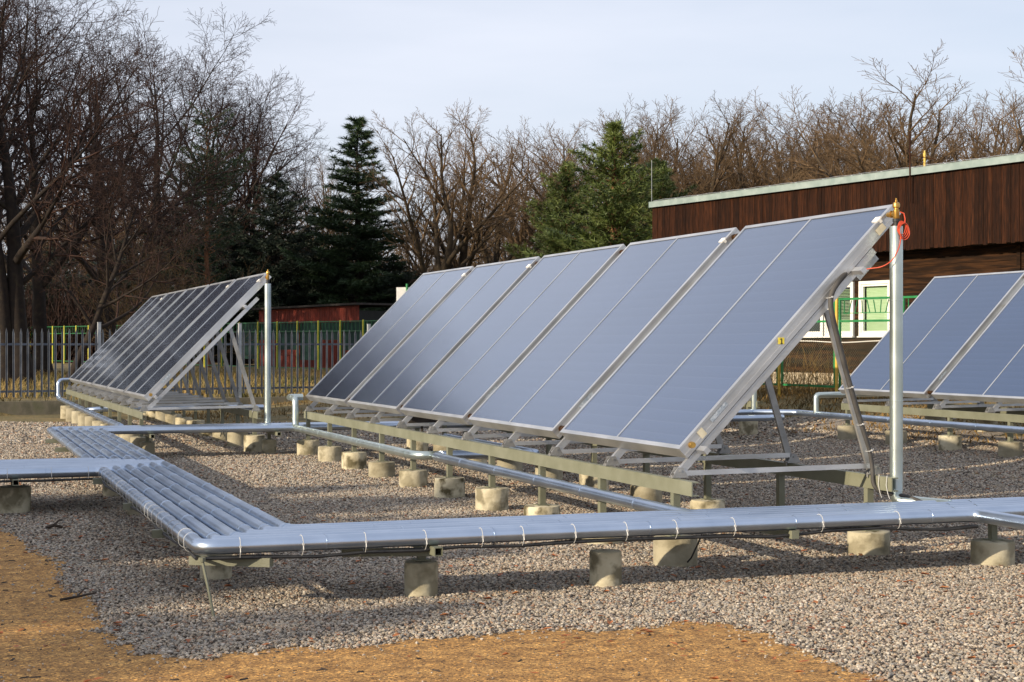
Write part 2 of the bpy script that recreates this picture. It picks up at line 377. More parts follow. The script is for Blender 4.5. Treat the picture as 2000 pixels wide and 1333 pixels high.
me.from_pydata([(x, y, .009) for x, y in SAND], [], [tuple(t) for t in tri])
bm = bmesh.new(); bm.from_mesh(me); bmesh.ops.recalc_face_normals(bm, faces=bm.faces)
if sum(fc.normal.z for fc in bm.faces) < 0: bmesh.ops.reverse_faces(bm, faces=bm.faces)
bm.to_mesh(me); bm.free()
tag(add('sand_path', me, M_SAND), kind='structure')
SX = np.array(SAND)
def in_sand(P):
    x, y = P[:, 0], P[:, 1]; ins = np.zeros(len(P), bool); n = len(SX)
    for i in range(n):
        x1, y1 = SX[i-1]; x2, y2 = SX[i]
        c = ((y1 > y) != (y2 > y)) & (x < (x2-x1)*(y-y1)/((y2-y1) if y2 != y1 else 1e-9)+x1); ins ^= c
    return ins
nr = np.random.default_rng(3)
ct, st = math.cos(TH), math.sin(TH)
def frustum_points(n, d0, d1, side=.36):
    D = np.sqrt(nr.uniform(d0*d0, d1*d1, n)); xc = nr.uniform(-side, side, n)*D
    return np.stack([xc*ct+D*st, -xc*st+D*ct], 1)
def instancer(name, pts, scales, mat, sub, flat, label, kind='stuff', seed=0, vary=.35):
    """one object: a small rounded stone instanced (geometry nodes) on each vertex"""
    me = bpy.data.meshes.new(name); me.vertices.add(len(pts)); me.vertices.foreach_set('co', np.asarray(pts, np.float32).ravel())
    at_ = me.attributes.new('size', 'FLOAT', 'POINT'); at_.data.foreach_set('value', np.asarray(scales, np.float32))
    me.update(); me.materials.append(mat)
    o = add(name, me); tag(o, label, 'gravel', kind=kind)
    ng = bpy.data.node_groups.new(name, 'GeometryNodeTree')
    ng.interface.new_socket('Geometry', in_out='INPUT', socket_type='NodeSocketGeometry'); ng.interface.new_socket('Geometry', in_out='OUTPUT', socket_type='NodeSocketGeometry')
    N = ng.nodes.new; L = ng.links.new
    gi, go = N('NodeGroupInput'), N('NodeGroupOutput')
    ico = N('GeometryNodeMeshIcoSphere'); ico.inputs['Radius'].default_value = 1; ico.inputs['Subdivisions'].default_value = sub
    nz = N('ShaderNodeTexNoise'); nz.inputs['Scale'].default_value = 1.1
    sp = N('GeometryNodeSetPosition'); vm = N('ShaderNodeVectorMath'); vm.operation = 'SUBTRACT'; vm.inputs[1].default_value = (.5, .5, .5)
    vs = N('ShaderNodeVectorMath'); vs.operation = 'SCALE'; vs.inputs['Scale'].default_value = 1.3
    L(ico.outputs['Mesh'], sp.inputs['Geometry']); L(nz.outputs['Color'], vm.inputs[0]); L(vm.outputs[0], vs.inputs[0]); L(vs.outputs[0], sp.inputs['Offset'])
    sma = N('GeometryNodeSetMaterial'); sma.inputs['Material'].default_value = mat; L(sp.outputs[0], sma.inputs[0])
    ip = N('GeometryNodeInstanceOnPoints'); L(gi.outputs[0], ip.inputs['Points']); L(sma.outputs[0], ip.inputs['Instance'])
    rr = N('FunctionNodeRandomValue'); rr.data_type = 'FLOAT_VECTOR'; rr.inputs[0].default_value = (-.5, -.5, 0); rr.inputs[1].default_value = (.5, .5, 6.283)
    L(rr.outputs[0], ip.inputs['Rotation'])
    na = N('GeometryNodeInputNamedAttribute'); na.data_type = 'FLOAT'; na.inputs['Name'].default_value = 'size'
    r2 = N('FunctionNodeRandomValue'); r2.data_type = 'FLOAT_VECTOR'; r2.inputs[0].default_value = (1-vary, 1-vary, flat*.7); r2.inputs[1].default_value = (1+vary, 1+vary, flat*1.3)
    r2.inputs['Seed'].default_value = 7+seed
    sc = N('ShaderNodeVectorMath'); sc.operation = 'SCALE'; L(r2.outputs[0], sc.inputs[0]); L(na.outputs[0], sc.inputs['Scale']); L(sc.outputs[0], ip.inputs['Scale'])
    L(ip.outputs[0], go.inputs[0])
    md = o.modifiers.new('stones', 'NODES'); md.node_group = ng
    return o
def scatter_gravel():
    P = np.concatenate([frustum_points(120000, 6.4, 11), frustum_points(130000, 11, 16.5), frustum_points(100000, 16.5, 24), frustum_points(60000, 24, 33)])
    keep = ~in_sand(P+nr.normal(0, .03, P.shape)*np.where(nr.random(len(P)) < .10, 4.5, 1)[:, None]); keep &= (P[:, 0] < 13.6+.5*np.sin(P[:, 1]*1.9)); keep &= P[:, 1] < 32.2-3.2*np.clip((P[:, 0]-3)/4, 0, 1)+.4*np.sin(P[:, 0]*2.3); P = P[keep]
    D = P[:, 0]*st+P[:, 1]*ct
    s = nr.uniform(.0046, .0105, len(P))*np.where(D > 24, 1.7, 1)*np.where(D > 16.5, 1.35, np.where(D > 11, 1.1, 1))
    instancer('gravel_stones', np.column_stack([P, np.array([tz(a, b) for a, b in P])+.006+s*.25+nr.uniform(0, .006, len(P))]), s, M_PEBBLE, 2, .7, 'loose beige and grey gravel stones covering the yard')
    P = frustum_points(1500, 6.2, 11); P = P[in_sand(P)]
    s = nr.uniform(.002, .006, len(P))*np.where(nr.random(len(P)) < .08, 1.9, 1)
    instancer('sand_grit', np.column_stack([P, .009+s*.4]), s, M_PEBBLE, 1, .7, 'small stray pebbles lying on the ochre sand', seed=4)
scatter_gravel()
def scatter_leaves():
    """curled fallen leaves, one loose litter"""
    P = np.concatenate([frustum_points(520, 6.6, 14), frustum_points(480, 14, 26)]); P = P[P[:, 0] < 10.5]
    v = []; f = []
    for x, y in P:
        a = rng.uniform(0, 6.28); Ln = rng.uniform(.016, .034); wd = Ln*rng.uniform(.45, .7); tilt = rng.uniform(-.5, .5); up = rng.uniform(.2, .7)
        n = len(v); z0 = .024
        for (u, t, h) in ((-1, 0, .1), (-.3, .8, up), (.5, .7, up*.8), (1, 0, .2), (.5, -.7, up*.6), (-.3, -.8, up), (0, 0, 0)):
            px, py = u*Ln, t*wd
            v.append((x+px*math.cos(a)-py*math.sin(a), y+px*math.sin(a)+py*math.cos(a), z0+h*wd+tilt*px*.4))
        f += [(n+i, n+(i+1) % 6, n+6) for i in range(6)]
    tag(add('fallen_leaves', np_mesh('fallen_leaves', v, f), M_LEAF), 'rust coloured dry leaves scattered over the gravel', 'leaves', kind='stuff')
    P = frustum_points(420, 6.2, 12); P = P[in_sand(P)]
    v = []; f = []
    for x, y in P:
        a = rng.uniform(0, 6.28); Ln = rng.uniform(.006, .03); wd = rng.uniform(.003, .007); n = len(v)
        for (u, t, h) in ((-1, -1, 0), (1, -1, 0), (1, 1, 0), (-1, 1, 0), (-.8, 0, 1), (.8, 0, 1)):
            v.append((x+u*Ln*math.cos(a)-t*wd*math.sin(a), y+u*Ln*math.sin(a)+t*wd*math.cos(a), .0085+h*wd*1.2))
        f += [(n, n+1, n+5), (n, n+5, n+4), (n+2, n+3, n+4), (n+2, n+4, n+5), (n+1, n+2, n+5), (n+3, n, n+4)]
    tag(add('bark_scraps', np_mesh('bark_scraps', v, f), M_DEBRIS), 'dark bark and twig scraps strewn on the ochre sand', 'debris', kind='stuff')
scatter_leaves()
def stick(pts_px, r, label):
    pts = [at(a, b, z=.022+h) for a, b, h in pts_px]
    mb = MB().tube(pts, [r*(1-.5*i/len(pts)) for i in range(len(pts))], 6)
    q = pts[len(pts)//2]; mb.tube([q, q+Vector((.05, .09, .03)), q+Vector((.08, .17, .02))], [r*.6, r*.5, r*.3], 5)
    tag(mb.build('stick', M_DEBRIS), label, 'stick')
stick([(118, 1172, 0), (150, 1166, .006), (188, 1158, .012)], .009, 'thin dark fallen stick lying where the sand meets the gravel')
stick([(92, 1031, 0), (105, 1026, .03), (122, 1030, .01)], .016, 'short curled piece of dark bark lying on the shaded gravel')

# ================================================================== solar arrays
TILT = R(45.43); SL = 2.395; CW = 2.229; PITCH = 2.4; CT = .092; Z0 = .791
U = Vector((math.cos(TILT), 0, math.sin(TILT))); NB = Vector((math.sin(TILT), 0, -math.cos(TILT)))   # up the slope / out of the back
YV = Vector((0, 1, 0))
SM = Matrix((U, YV, -NB)).transposed()                     # local slope frame: x up slope, y along row, z out of the glass
ORG = Vector((0, 0, Z0))
def sp(s, y, n): return ORG+U*s+YV*y-NB*n                   # slope coordinates -> array local
def sbox(mb, s0, s1, y0, y1, n0, n1):
    return mb.box(sp((s0+s1)/2, (y0+y1)/2, (n0+n1)/2), (s1-s0, y1-y0, n1-n0), SM)
def collector_meshes():
    fr = MB(); e = .034
    sbox(fr, 0, e, 0, CW, -CT, 0); sbox(fr, SL-e, SL, 0, CW, -CT, 0)
    sbox(fr, e, SL-e, 0, e, -CT, 0); sbox(fr, e, SL-e, CW-e, CW, -CT, 0)
    sbox(fr, e, SL-e, e, CW-e, -CT+.004, -CT+.012)
    # folded lip of the side profile
    sbox(fr, 0, SL, -.004, 0, -CT, -CT+.03); sbox(fr, 0, SL, -.003, 0, -.018, 0)
    fm = fr.mesh('collector')
    h = CW/2; d = .011
    p1 = sbox(MB(), e, SL-e, e, h-d, -.03, -.006).mesh('pane'); p2 = sbox(MB(), e, SL-e, h+d, CW-e, -.03, -.006).mesh('pane')
    dv = sbox(MB(), e, SL-e, h-d, h+d, -.03, -.001).mesh('divider')
    jm = []
    for s in (.07, SL-.075):
        j = MB(); c = sp(s, 0, -CT*.5); j.tube([c-YV*(PITCH-CW), c], .020, 12); j.tube([c-YV*.075, c-YV*.055], .027, 12); j.tube([c-YV*.02, c-YV*.004], .027, 12)
        q_ = j.mesh('pipe_joint', True); q_.materials.append(M_COPPER); jm.append(q_)
    st = sbox(MB(), .30, .47, -.0055, -.004, -.055, -.025).mesh('sticker')
    wt = MB(); c = sp(SL-.16, .03, .003); wt.box(c, (.05, .07, .012), SM); wt.box(sp(SL-.16, -.004, -.008), (.02, .012, .03), SM); wt = wt.mesh('clip')
    for m_, a in ((fm, M_ALU), (p1, M_PANE), (p2, M_PANE), (dv, M_ALU), (st, M_STICKER), (wt, M_WHITE)): m_.materials.append(a)
    return fm, p1, p2, dv, jm, st, wt
CM = collector_meshes()
def truss_meshes(gap):
    RN = -CT-gap-.026                                       # rail centre offset behind the glass
    rail = MB(); a = sp(-.135 if gap < .03 else -.10, 0, RN); b = sp(2.05, 0, RN); rail.bar(a, b, .036, .052, up=-NB); rail.bar(sp(2.052, 0, RN), sp(2.056, 0, RN), .034, .05, up=-NB)
    rail = rail.mesh('support_rail')
    leg = MB().bar((1.175, .030, 1.74), (1.525, .030, .615), .022, .052, up=(1, 0, 0)); leg = leg.mesh('rear_leg')
    tie = MB().bar((.01, -.022, .625), (1.50, -.022, .640), .012, .034).mesh('tie_bar')
    def foot(x, z):
        m = MB(); m.box((x+.02, 0, z+.005), (.115, .06, .008))
        for s in (-1, 1):
            m.prism([(x-.035, z+.009), (x+.075, z+.009), (x+.040, z+.07), (x+.0, z+.07)], s*.026-.003, s*.026+.003)
        m.tube([(x+.02, -.035, z+.048), (x+.02, .035, z+.048)], .008, 8); m.tube([(x-.03, 0, z-.02), (x-.03, 0, z+.018)], .008, 6)
        return m.mesh('foot_bracket')
    f1, f2 = foot(-.01, .595), foot(1.515, .578)
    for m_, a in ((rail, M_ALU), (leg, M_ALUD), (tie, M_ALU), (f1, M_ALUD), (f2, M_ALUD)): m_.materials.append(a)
    return rail, leg, tie, f1, f2
TMS = {g: truss_meshes(g) for g in (.007, .045)}
def footing_mesh(r, h, seed):
    rg = random.Random(seed); k = 28; prof = [(r*.985, -.05), (r, -.03), (r, h*.3), (r*1.004, h*.6), (r, h-.012), (r*.982, h-.003), (r*.94, h), (r*.4, h+.003)]
    m = MB(); m.lathe(prof, k)
    out = []
    for (x, y, z) in m.v:
        q = 1+rg.uniform(-.008, .008); 
        if z > h-.03 and rg.random() < .12: q *= .95; z -= .008
        out.append((x*q, y*q, z))
    m.v = out; me = m.mesh('footing', True); me.materials.append(M_CONC); return me
FOOT = {}
def footing(parent, x, y, h, r, post_top, kx=.05, zg=0.0, chan=True):
    key = (round(h, 2), r)
    if key not in FOOT: FOOT[key] = [footing_mesh(r, key[0], 11*i+int(h*100)) for i in range(2)]
    o = add('footing', rng.choice(FOOT[key]), None, parent, (x, y, zg), (0, 0, rng.uniform(0, 6)))
    p = MB(); t = .0045; hh = post_top-zg-h
    # square post with a base plate
    p.box((0, 0, h+hh/2), (kx, kx, hh+.01)); p.box((0, 0, h+.006), (kx*2.1, kx*2.1, .008))
    c = p.build('post', M_STEEL, o); c.rotation_euler = (0, 0, -o.rotation_euler.z)
    return o
def channel(mb, x, z0, z1, y0, y1, depth, sgn):
    """C-section beam: web at x, flanges towards sgn"""
    t = .008
    mb.box((x, (y0+y1)/2, (z0+z1)/2), (t, y1-y0, z1-z0))
    mb.box((x+sgn*depth/2, (y0+y1)/2, z1-t/2), (depth, y1-y0-.002, t-.001)); mb.box((x+sgn*depth/2, (y0+y1)/2, z0+t/2), (depth, y1-y0-.002, t-.001))
    return mb
def solar_array(origin, yaw, first, count, label, clips, hf, hr, zg=lambda x, y: 0.0, sticker=True, gap=.045):
    """collector index counts from the near end; 'first' is the first one built"""
    root = empty('solar_array', origin, yaw, label, 'solar array', 'solar arrays on the gravel yard')
    yA = first*PITCH; yB = (first+count-1)*PITCH+CW
    for k in range(first, first+count):
        c = add('collector', CM[0], None, root, (0, k*PITCH, 0))
        add('pane', CM[1], None, c); add('pane', CM[2], None, c); add('divider', CM[3], None, c)
        if k > 0: add('pipe_joint', CM[4][0], None, c); add('pipe_joint', CM[4][1], None, c)
        if sticker: add('sticker', CM[5], None, c)
        if k in clips: add('clip', CM[6], None, c)
    n0 = first*2 if first == 0 else first*2
    ks = [i for i in range(11) if yA-.7 <= .02+1.16*i <= yB+.2]
    for i in ks:
        y = .022+1.16*i
        for me_, nm in zip(TMS[gap], ('support_rail', 'rear_leg', 'tie_bar', 'foot_bracket', 'foot_bracket')): add(nm, me_, None, root, (0, y, 0))
    for s in (.10, 1.83):                                  # purlins under the collectors
        m = MB(); sbox(m, s-.02, s+.02, yA-.13, yB+.06, -CT-.039, -CT-.001); m.build('purlin', M_ALU, root)
    f0, f1 = (-.32 if first == 0 else yA-.5), yB-.18
    channel(MB(), -.055, .498, .593, f0, f1, .05, 1).build('front_beam', M_STEEL, root)
    channel(MB(), 1.50, .478, .575, f0+.05, f1+.1, .05, 1).build('rear_beam', M_STEEL, root)
    ys = [.02+1.28*i for i in range(10)]
    for i, y in enumerate(ys):
        if yA-.7 <= y <= yB+.3:
            xl, yl = origin[0]-.03, origin[1]+y
            footing(root, -.03, y-.03, hf[i % len(hf)], .15, .497, zg=zg(xl, yl))
            footing(root, 1.525, y+.05, hr[i % len(hr)], .15, .477, zg=zg(xl+1.55, yl))
    return root
A1 = solar_array((4.719, 9.917, 0), 0, 0, 5, 'long row of tilted blue collectors tagged with a yellow number label, beside the pipe corner', (0, 1, 3, 4),
                 gap=.007, hf=[.20, .19, .17, .21, .20, .18, .18, .21, .20, .21], hr=[.17, .20, .16, .18, .21, .2, .21, .2, .2, .19])
A2 = solar_array((2.604, 22.228, 0), R(.61), 0, 5, 'dark grey row of tilted collectors standing in front of the grey palisade fence', (0, 1, 4),
                 [.25, .27, .24, .25, .24, .26, .26, .25, .26, .26], [.24, .23, .24, .22, .22, .21, .22, .22, .22, .22])
A3 = solar_array((12.602, 9.211, .0), R(-.14), 2, 3, 'blue collector row standing beside the brown timber building and green mesh fence', (3,),
                 [.16, .17, .15, .16], [.15, .16, .17], zg=lambda x, y: tz(x, y))
A3.location.z = .035
A4 = solar_array((10.55, 22.75, .03), 0, 0, 5, 'collector row hidden behind the tagged blue row, only its rear beam end and footing showing', (),
                 [.2], [.22], zg=lambda x, y: tz(x, y))
# yellow number tag, cream sticker on the near side of A1, letter on one footing of A2
t = MB(); t.box(sp(1.07, -.006, -.042), (.046, .003, .046)); t = t.build('number_tag', M_YELLOW_TAG, A1)
d = MB(); c = sp(1.07, -.0085, -.042); d.box(c, (.006, .002, .034)); d.box(c+Vector((-.006, 0, .012)), (.008, .002, .006), Matrix.Rotation(-.6, 3, 'Y')); d.box(c+Vector((0, 0, -.018)), (.016, .002, .005)); d.build('numeral', M_INK, t)
t['label'] = 'small yellow tag reading 1'
sbox(MB(), SL-.24, SL-.16, -.0075, -.0045, -.078, -.03).build('cream_sticker', M_CREAM, A1)
sbox(MB(), .17, .22, -.0075, -.0045, -.08, -.02).build('cream_sticker', M_CREAM, A1)
d = MB(); d.tube([sp(.085, -.028, -.05), sp(.085, .0, -.05)], [.02, .024], 14); d.build('end_plug', M_BRASS, A1, True)
d = MB(); d.tube([sp(.085, -.028, -.05), sp(.085, .0, -.05)], [.02, .024], 14); d.build('end_plug', M_BRASS, A2, True)
m = MB(); sbox(m, 1.84, 2.06, .05, .35, -CT-.12, -CT-.045); m.build('junction_housing', M_ALU, A1)
f = [o for o in A2.children if o.name.startswith('footing')][5]
d = MB(); an = math.atan2(-22.2-3*1.28, -4.2)-f.rotation_euler.z
e1, e2 = [], []
for sgn in (-1, 1):
    d.tube([(.1515*math.cos(an+a_), .1515*math.sin(an+a_), z_) for a_, z_ in ((sgn*.22, .09), (0, .19))], .005, 5)
d.tube([(.1525*math.cos(an+a_), .1525*math.sin(an+a_), .13) for a_ in (-.12, .12)], .005, 5)
d.build('painted_letter', M_INK, f)

# ================================================================== pipes
PR, PZ, PS = .044, .378, .113; PSX = .120
def seam_pts(path, step=1.02, off=.4):
    out = []; acc = off
    for a, b in zip(path, path[1:]):
        Ln = (b-a).length; d = (b-a)/Ln if Ln > 1e-6 else Vector((1, 0, 0))
        while acc < Ln: out.append((a+d*acc, d)); acc += step
        acc -= Ln
    return out
def pipe(parent, pts, r=PR, mat=None, seams=True, rad=.10, k=16, off=None, name='pipe'):
    path = round_path(pts, rad, 3); o = MB().tube(path, r, k).build(name, mat or M_JACKET, parent, True)
    if seams:
        m = MB()
        for p, d in seam_pts(path, 1.0, rng.uniform(.2, .9) if off is None else off): m.tube([p-d*.005, p-d*.004, p+d*.004, p+d*.005], [r, r+.0034, r+.0034, r], k)
        if m.v: m.build('seam_bands', mat or M_JACKET, o, True)
    return o, path
TIE_ME = None
def cable_tie(parent, p, d, r, up=Vector((0, 0, 1)), drop=.0):
    """white nylon tie looped round a pipe at p (axis d), reaching 'drop' lower"""
    x = d.cross(up).normalized(); y = x.cross(d)
    pts = [p+x*((r+.003)*math.cos(t))+y*((r+.003)*math.sin(t)-(drop if math.sin(t) < -.3 else 0)) for t in [2*math.pi*i/16 for i in range(16)]]
    m = MB().tube(pts, .0019, 5, closed=True); q = p+x*(r+.004); m.box(q, (.010, .010, .012)); m.tube([q, q-y*.03+x*.01], .002, 4)
    return m.build('cable_tie', M_TIE, parent)
def bracket(parent, cx, cy, z_top, span, along, r=.1, h=.21, foot_at=0.0, zg=0.0):
    """box-tube cross arm on a short post set in a concrete footing"""
    m = MB(); w_ = .05; t = .005; hl = span/2
    ax = Vector((1, 0, 0)) if along == 'x' else Vector((0, 1, 0)); sd_ = Vector((0, 1, 0)) if along == 'x' else Vector((1, 0, 0))
    c = Vector((cx, cy, z_top-w_/2))
    for off, sz in ((Vector((0, 0, w_/2-t/2)), 'h'), (Vector((0, 0, -w_/2+t/2)), 'h'), (sd_*(w_/2-t/2), 'v'), (-sd_*(w_/2-t/2), 'v')):
        a, b = (w_-.001, t) if sz == 'h' else (t, w_-2*t)
        size = (span, a, b) if along == 'x' else (a, span, b)
        m.box(c+off, size)
    arm = m.build('cross_arm', M_STEEL, parent)
    p = c+ax*foot_at
    footing(parent, p.x, p.y, h, r, z_top-w_, kx=.045, zg=zg)
    return arm
XL = [1.36+PSX*k for k in range(6)]                          # six pipes of the side run, from its outer side
YF = [8.97+PS*k for k in range(6)]                          # front run
YJ = [14.62+.108*k for k in range(12)]                        # twelve pipes leaving sideways
YB_ = [21.93-PS*k for k in range(6)]                        # back run
# front L-shaped rack
r1 = empty('pipe_rack', (1.36, 8.97, 0), 0, 'L-shaped rack of six silver pipes with white cable ties, corner propped by a leaning rod', 'pipe rack', 'racks of insulated pipes')
off1 = Vector((1.36, 8.97, 0))
def loc(parent, pts): return [Vector(p)-parent.location for p in pts]
XE = [6.40, 11, 11, 11, 11, 11]
first_path = None
for k in range(6):
    pts = [(XL[k]-.06, YJ[k], PZ), (XL[k], YJ[k]-.02, PZ), (XL[k], YF[k], PZ), (XE[k], YF[k], PZ)]
    if k == 0: pts[-1] = (6.42, YF[0], PZ); pts.append((6.42, 6.2, PZ))
    o, pth = pipe(r1, loc(r1, pts), off=.35+.13*(k % 3))
    if k == 0:
        first, first_path = o, pth
        # ties: close together along the side run, wider along the front
        y = YJ[0]-.12; i = 0
        while y > YF[0]+.12:
            cable_tie(o, Vector((XL[0], y, PZ))-off1, Vector((0, 1, 0)).lerp(Vector((rng.uniform(-.15, .15), 1, 0)), 1).normalized(), PR, drop=.02); y -= rng.uniform(.19, .27)
        for px in (468, 588, 712, 828, 938, 1018, 1118, 1220, 1316, 1430, 1600, 1750):
            p = at(px, 1040, y=YF[0]); cable_tie(o, Vector((p.x, YF[0], PZ))-off1, Vector((1, rng.uniform(-.08, .08), 0)).normalized(), PR, drop=.022)
b = lambda cx, cy, *a, **kw: bracket(r1, cx-1.36, cy-8.97, *a, **kw)
b(2.70, YF[0]+.30, PZ-PR, .82, 'y', r=.10, h=.215, foot_at=-.05)
MB().box(loc(r1, [(5.05, YF[0]+.28, PZ-PR-.027)])[0], (.05, .66, .05)).build('cross_arm', M_STEEL, r1); b(6.74, YF[0]+.28, PZ-PR, .72, 'y', r=.145, h=.17, foot_at=-.02); b(8.3, YF[0]+.28, PZ-PR, .72, 'y', r=.145, h=.17)
b(XL[2]+.06, 10.31, PZ-PR, .80, 'x', r=.10, h=.22, foot_at=0); b(XL[2]+.06, 12.1, PZ-PR, .78, 'x', r=.10, h=.2, foot_at=.05); b(XL[2]+.06, 14.43, PZ-PR, .80, 'x', r=.09, h=.22, foot_at=-.02)
m = MB().bar(loc(r1, [(1.34, 9.2, PZ-PR-.052)])[0], loc(r1, [(1.75, 8.95, PZ-PR-.052)])[0], .06, .05); m.build('corner_plate', M_STEEL, r1)
o = add('concrete_footing', footing_mesh(.10, .222, 77), None, None, (3.89, 9.225, 0), (0, 0, 1)); tag(o, 'lone concrete footing with nothing on it, standing before the front pipe run', 'footing')
m = MB().bar(at(846, 1078, y=8.99)-Vector((1.36, 8.97, 0)), at(670, 1080, y=9.32)-Vector((1.36, 8.97, 0)), .045, .045); m.build('cross_arm', M_STEEL, r1)
# leaning dark rod at the corner
a_, b_ = Vector((1.362, 8.93, .315)), at(420, 1210, z=0)
m = MB().tube([b_-Vector((0, 0, .02)), b_.lerp(a_, .5), a_], .0085, 8); m.tube([a_-Vector((0, 0, .01)), a_+Vector((.0, 0, .012))], .02, 8)
tag(m.build('prop_rod', M_STEEL), 'thin dark rod leaning from the pipe corner down to the gravel', 'rod')
# black cable bundle below the front pipe
cb = []
for px, dz in ((395, -.062), (500, -.066), (620, -.078), (720, -.064), (820, -.07), (900, -.058), (1010, -.068), (1120, -.060), (1220, -.058), (1320, -.062), (1420, -.066), (1500, -.082), (1560, -.074), (1620, -.060), (1720, -.056), (1780, -.072), (1850, -.086), (1910, -.074)):
    p = at(px, 1040, y=YF[0]-.012); cb.append(Vector((p.x, YF[0]-.012, PZ+dz)))
m = MB().tube(cb, .0105, 7); m.tube([p+Vector((0, .018, .006*math.sin(i*2))) for i, p in enumerate(cb)], .009, 7)
side = [Vector((XL[0]-.02+.02*math.sin(i*1.9), 8.99+i*.55, PZ-.064-.012*math.sin(i*1.3)**2)) for i in range(11)]
m.tube(side, .010, 7)
tag(m.build('cable_bundle', M_CABLE, None, True), 'sagging black cables tied beneath the front silver pipe', 'cable')
m = MB().tube([at(1370, 1046, y=9.2), at(1362, 1065, y=9.4), at(1350, 1090, y=9.62), at(1338, 1104, z=.012)], .006, 6)
tag(m.build('loose_cable', M_CABLE), 'short black cable hanging from the pipe to a concrete footing', 'cable')
# back L-shaped rack
r2 = empty('pipe_rack', (1.36, 21.9, 0), 0, 'L-shaped rack of six silver pipes turning towards the dark grey collector row', 'pipe rack', 'racks of insulated pipes')
XB = [12.2, 11.9, 7.6, 7.4, 7.2, 4.48]
for k in range(6):
    kk = 11-k
    pts = [(XL[k]-.06, YJ[kk], PZ), (XL[k], YJ[kk]+.02, PZ), (XL[k], YB_[k], PZ), (XB[k], YB_[k], PZ)]
    pipe(r2, loc(r2, pts))
b = lambda cx, cy, *a, **kw: bracket(r2, cx-1.36, cy-21.9, *a, **kw)
b(XL[2]+.06, 20.6, PZ-PR, .86, 'x', r=.10, h=.18, foot_at=.1); b(XL[2]+.06, 18.9, PZ-PR, .86, 'x', r=.10, h=.2, foot_at=.2); b(XL[2]+.06, 16.25, PZ-PR, .8, 'x', r=.10, h=.2, foot_at=-.05)
b(2.6, 21.6, PZ-PR, .8, 'y', r=.1, h=.2, foot_at=.2); b(4.25, 21.6, PZ-PR, .8, 'y', r=.1, h=.2, foot_at=.3); b(7.0, 21.7, PZ-PR, .8, 'y', r=.1, h=.2)
# side rack leaving the yard
r3 = empty('pipe_rack', (0, 14.6, 0), 0, 'straight rack of twelve silver pipes leaving sideways between the two L-shaped racks', 'pipe rack', 'racks of insulated pipes')
for k in range(12):
    xe = XL[k]-.055 if k < 6 else XL[11-k]-.055
    o, _ = pipe(r3, loc(r3, [(-7, YJ[k], PZ), (xe, YJ[k], PZ)]))
    if k == 0:
        for px in (14, 100, 172):
            p = at(px, 930, y=YJ[0]); cable_tie(o, Vector((p.x, YJ[0], PZ))-r3.location, Vector((1, 0, 0)), PR, drop=.02)
bracket(r3, .62, 15.25-14.6, PZ-PR, 1.5, 'y', r=.15, h=.24, foot_at=-.28); bracket(r3, -2.4, 15.25-14.6, PZ-PR, 1.5, 'y', r=.15, h=.24)
m = MB().tube([Vector((-7, YJ[0]-.01, PZ-.062)), Vector((-2, YJ[0]-.012, PZ-.07)), Vector((.2, YJ[0]-.012, PZ-.060)), Vector((.8, YJ[0]-.012, PZ-.066)), Vector((1.34, YJ[0]-.02, PZ-.06))], .011, 7)
tag(m.build('cable_bundle', M_CABLE, None, True), 'black cable tied below the rack of twelve pipes', 'cable')
# feed pipes to the arrays
def feed(name, pts, label, r=PR, mat=None, rad=.1, group=None):
    o = empty(name, pts[0], 0, label, 'pipe', group); pipe(o, loc(o, pts), r, mat, rad=rad); return o
f1 = feed('feed_pipe', [(4.62, YF[5], PZ), (4.62, 15.28, .392), (4.74, 15.40, .392), (5.75, 15.40, .385), (5.75, 18.6, .38)], 'silver pipe running under the front beam of the tagged blue row', mat=M_JACKET)
f2 = feed('feed_pipe', [(4.70, 21.83, Z0-.015), (4.50, 21.83, Z0-.015), (4.50, 21.36, Z0-.015), (4.50, 21.36, PZ+.0), (4.50, 15.62, .385), (4.58, 15.52, .385), (5.62, 15.52, .385), (5.62, 18.4, .38)], 'silver pipe rising to the far lower corner of the tagged blue row', mat=M_JACKET2)
f3 = feed('feed_pipe', [(2.50, 34.13, Z0-.02), (2.28, 33.98, Z0-.02), (2.28, 33.98, .40), (2.28, 22.0, .40)], 'silver pipe rising to the far lower corner of the dark grey row', mat=M_JACKET)
f4 = feed('feed_pipe', [(2.30, 27.4, .41), (2.45, 27.3, .43), (5.2, 27.3, .43)], 'silver pipe branching below the dark grey collector row', mat=M_JACKET)
f5 = feed('feed_pipe', [(11.9, 22.3, .45), (12.45, 21.9, .45), (12.40, 20.8, .45), (12.40, 12.5, .46)], 'long silver pipe running before the blue row next to the timber building', mat=M_JACKET)
f6 = feed('feed_pipe', [(12.42, 21.32, .46), (12.42, 21.32, .735), (13.7, 21.32, .75)], 'bent silver pipe entering below the blue row next to the timber building', mat=M_JACKET2, rad=.05)
f7 = feed('feed_pipe', [(10.2, 22.35, .44), (11.9, 22.33, .45)], 'silver pipe ending at the rear of the hidden collector row', mat=M_JACKET)
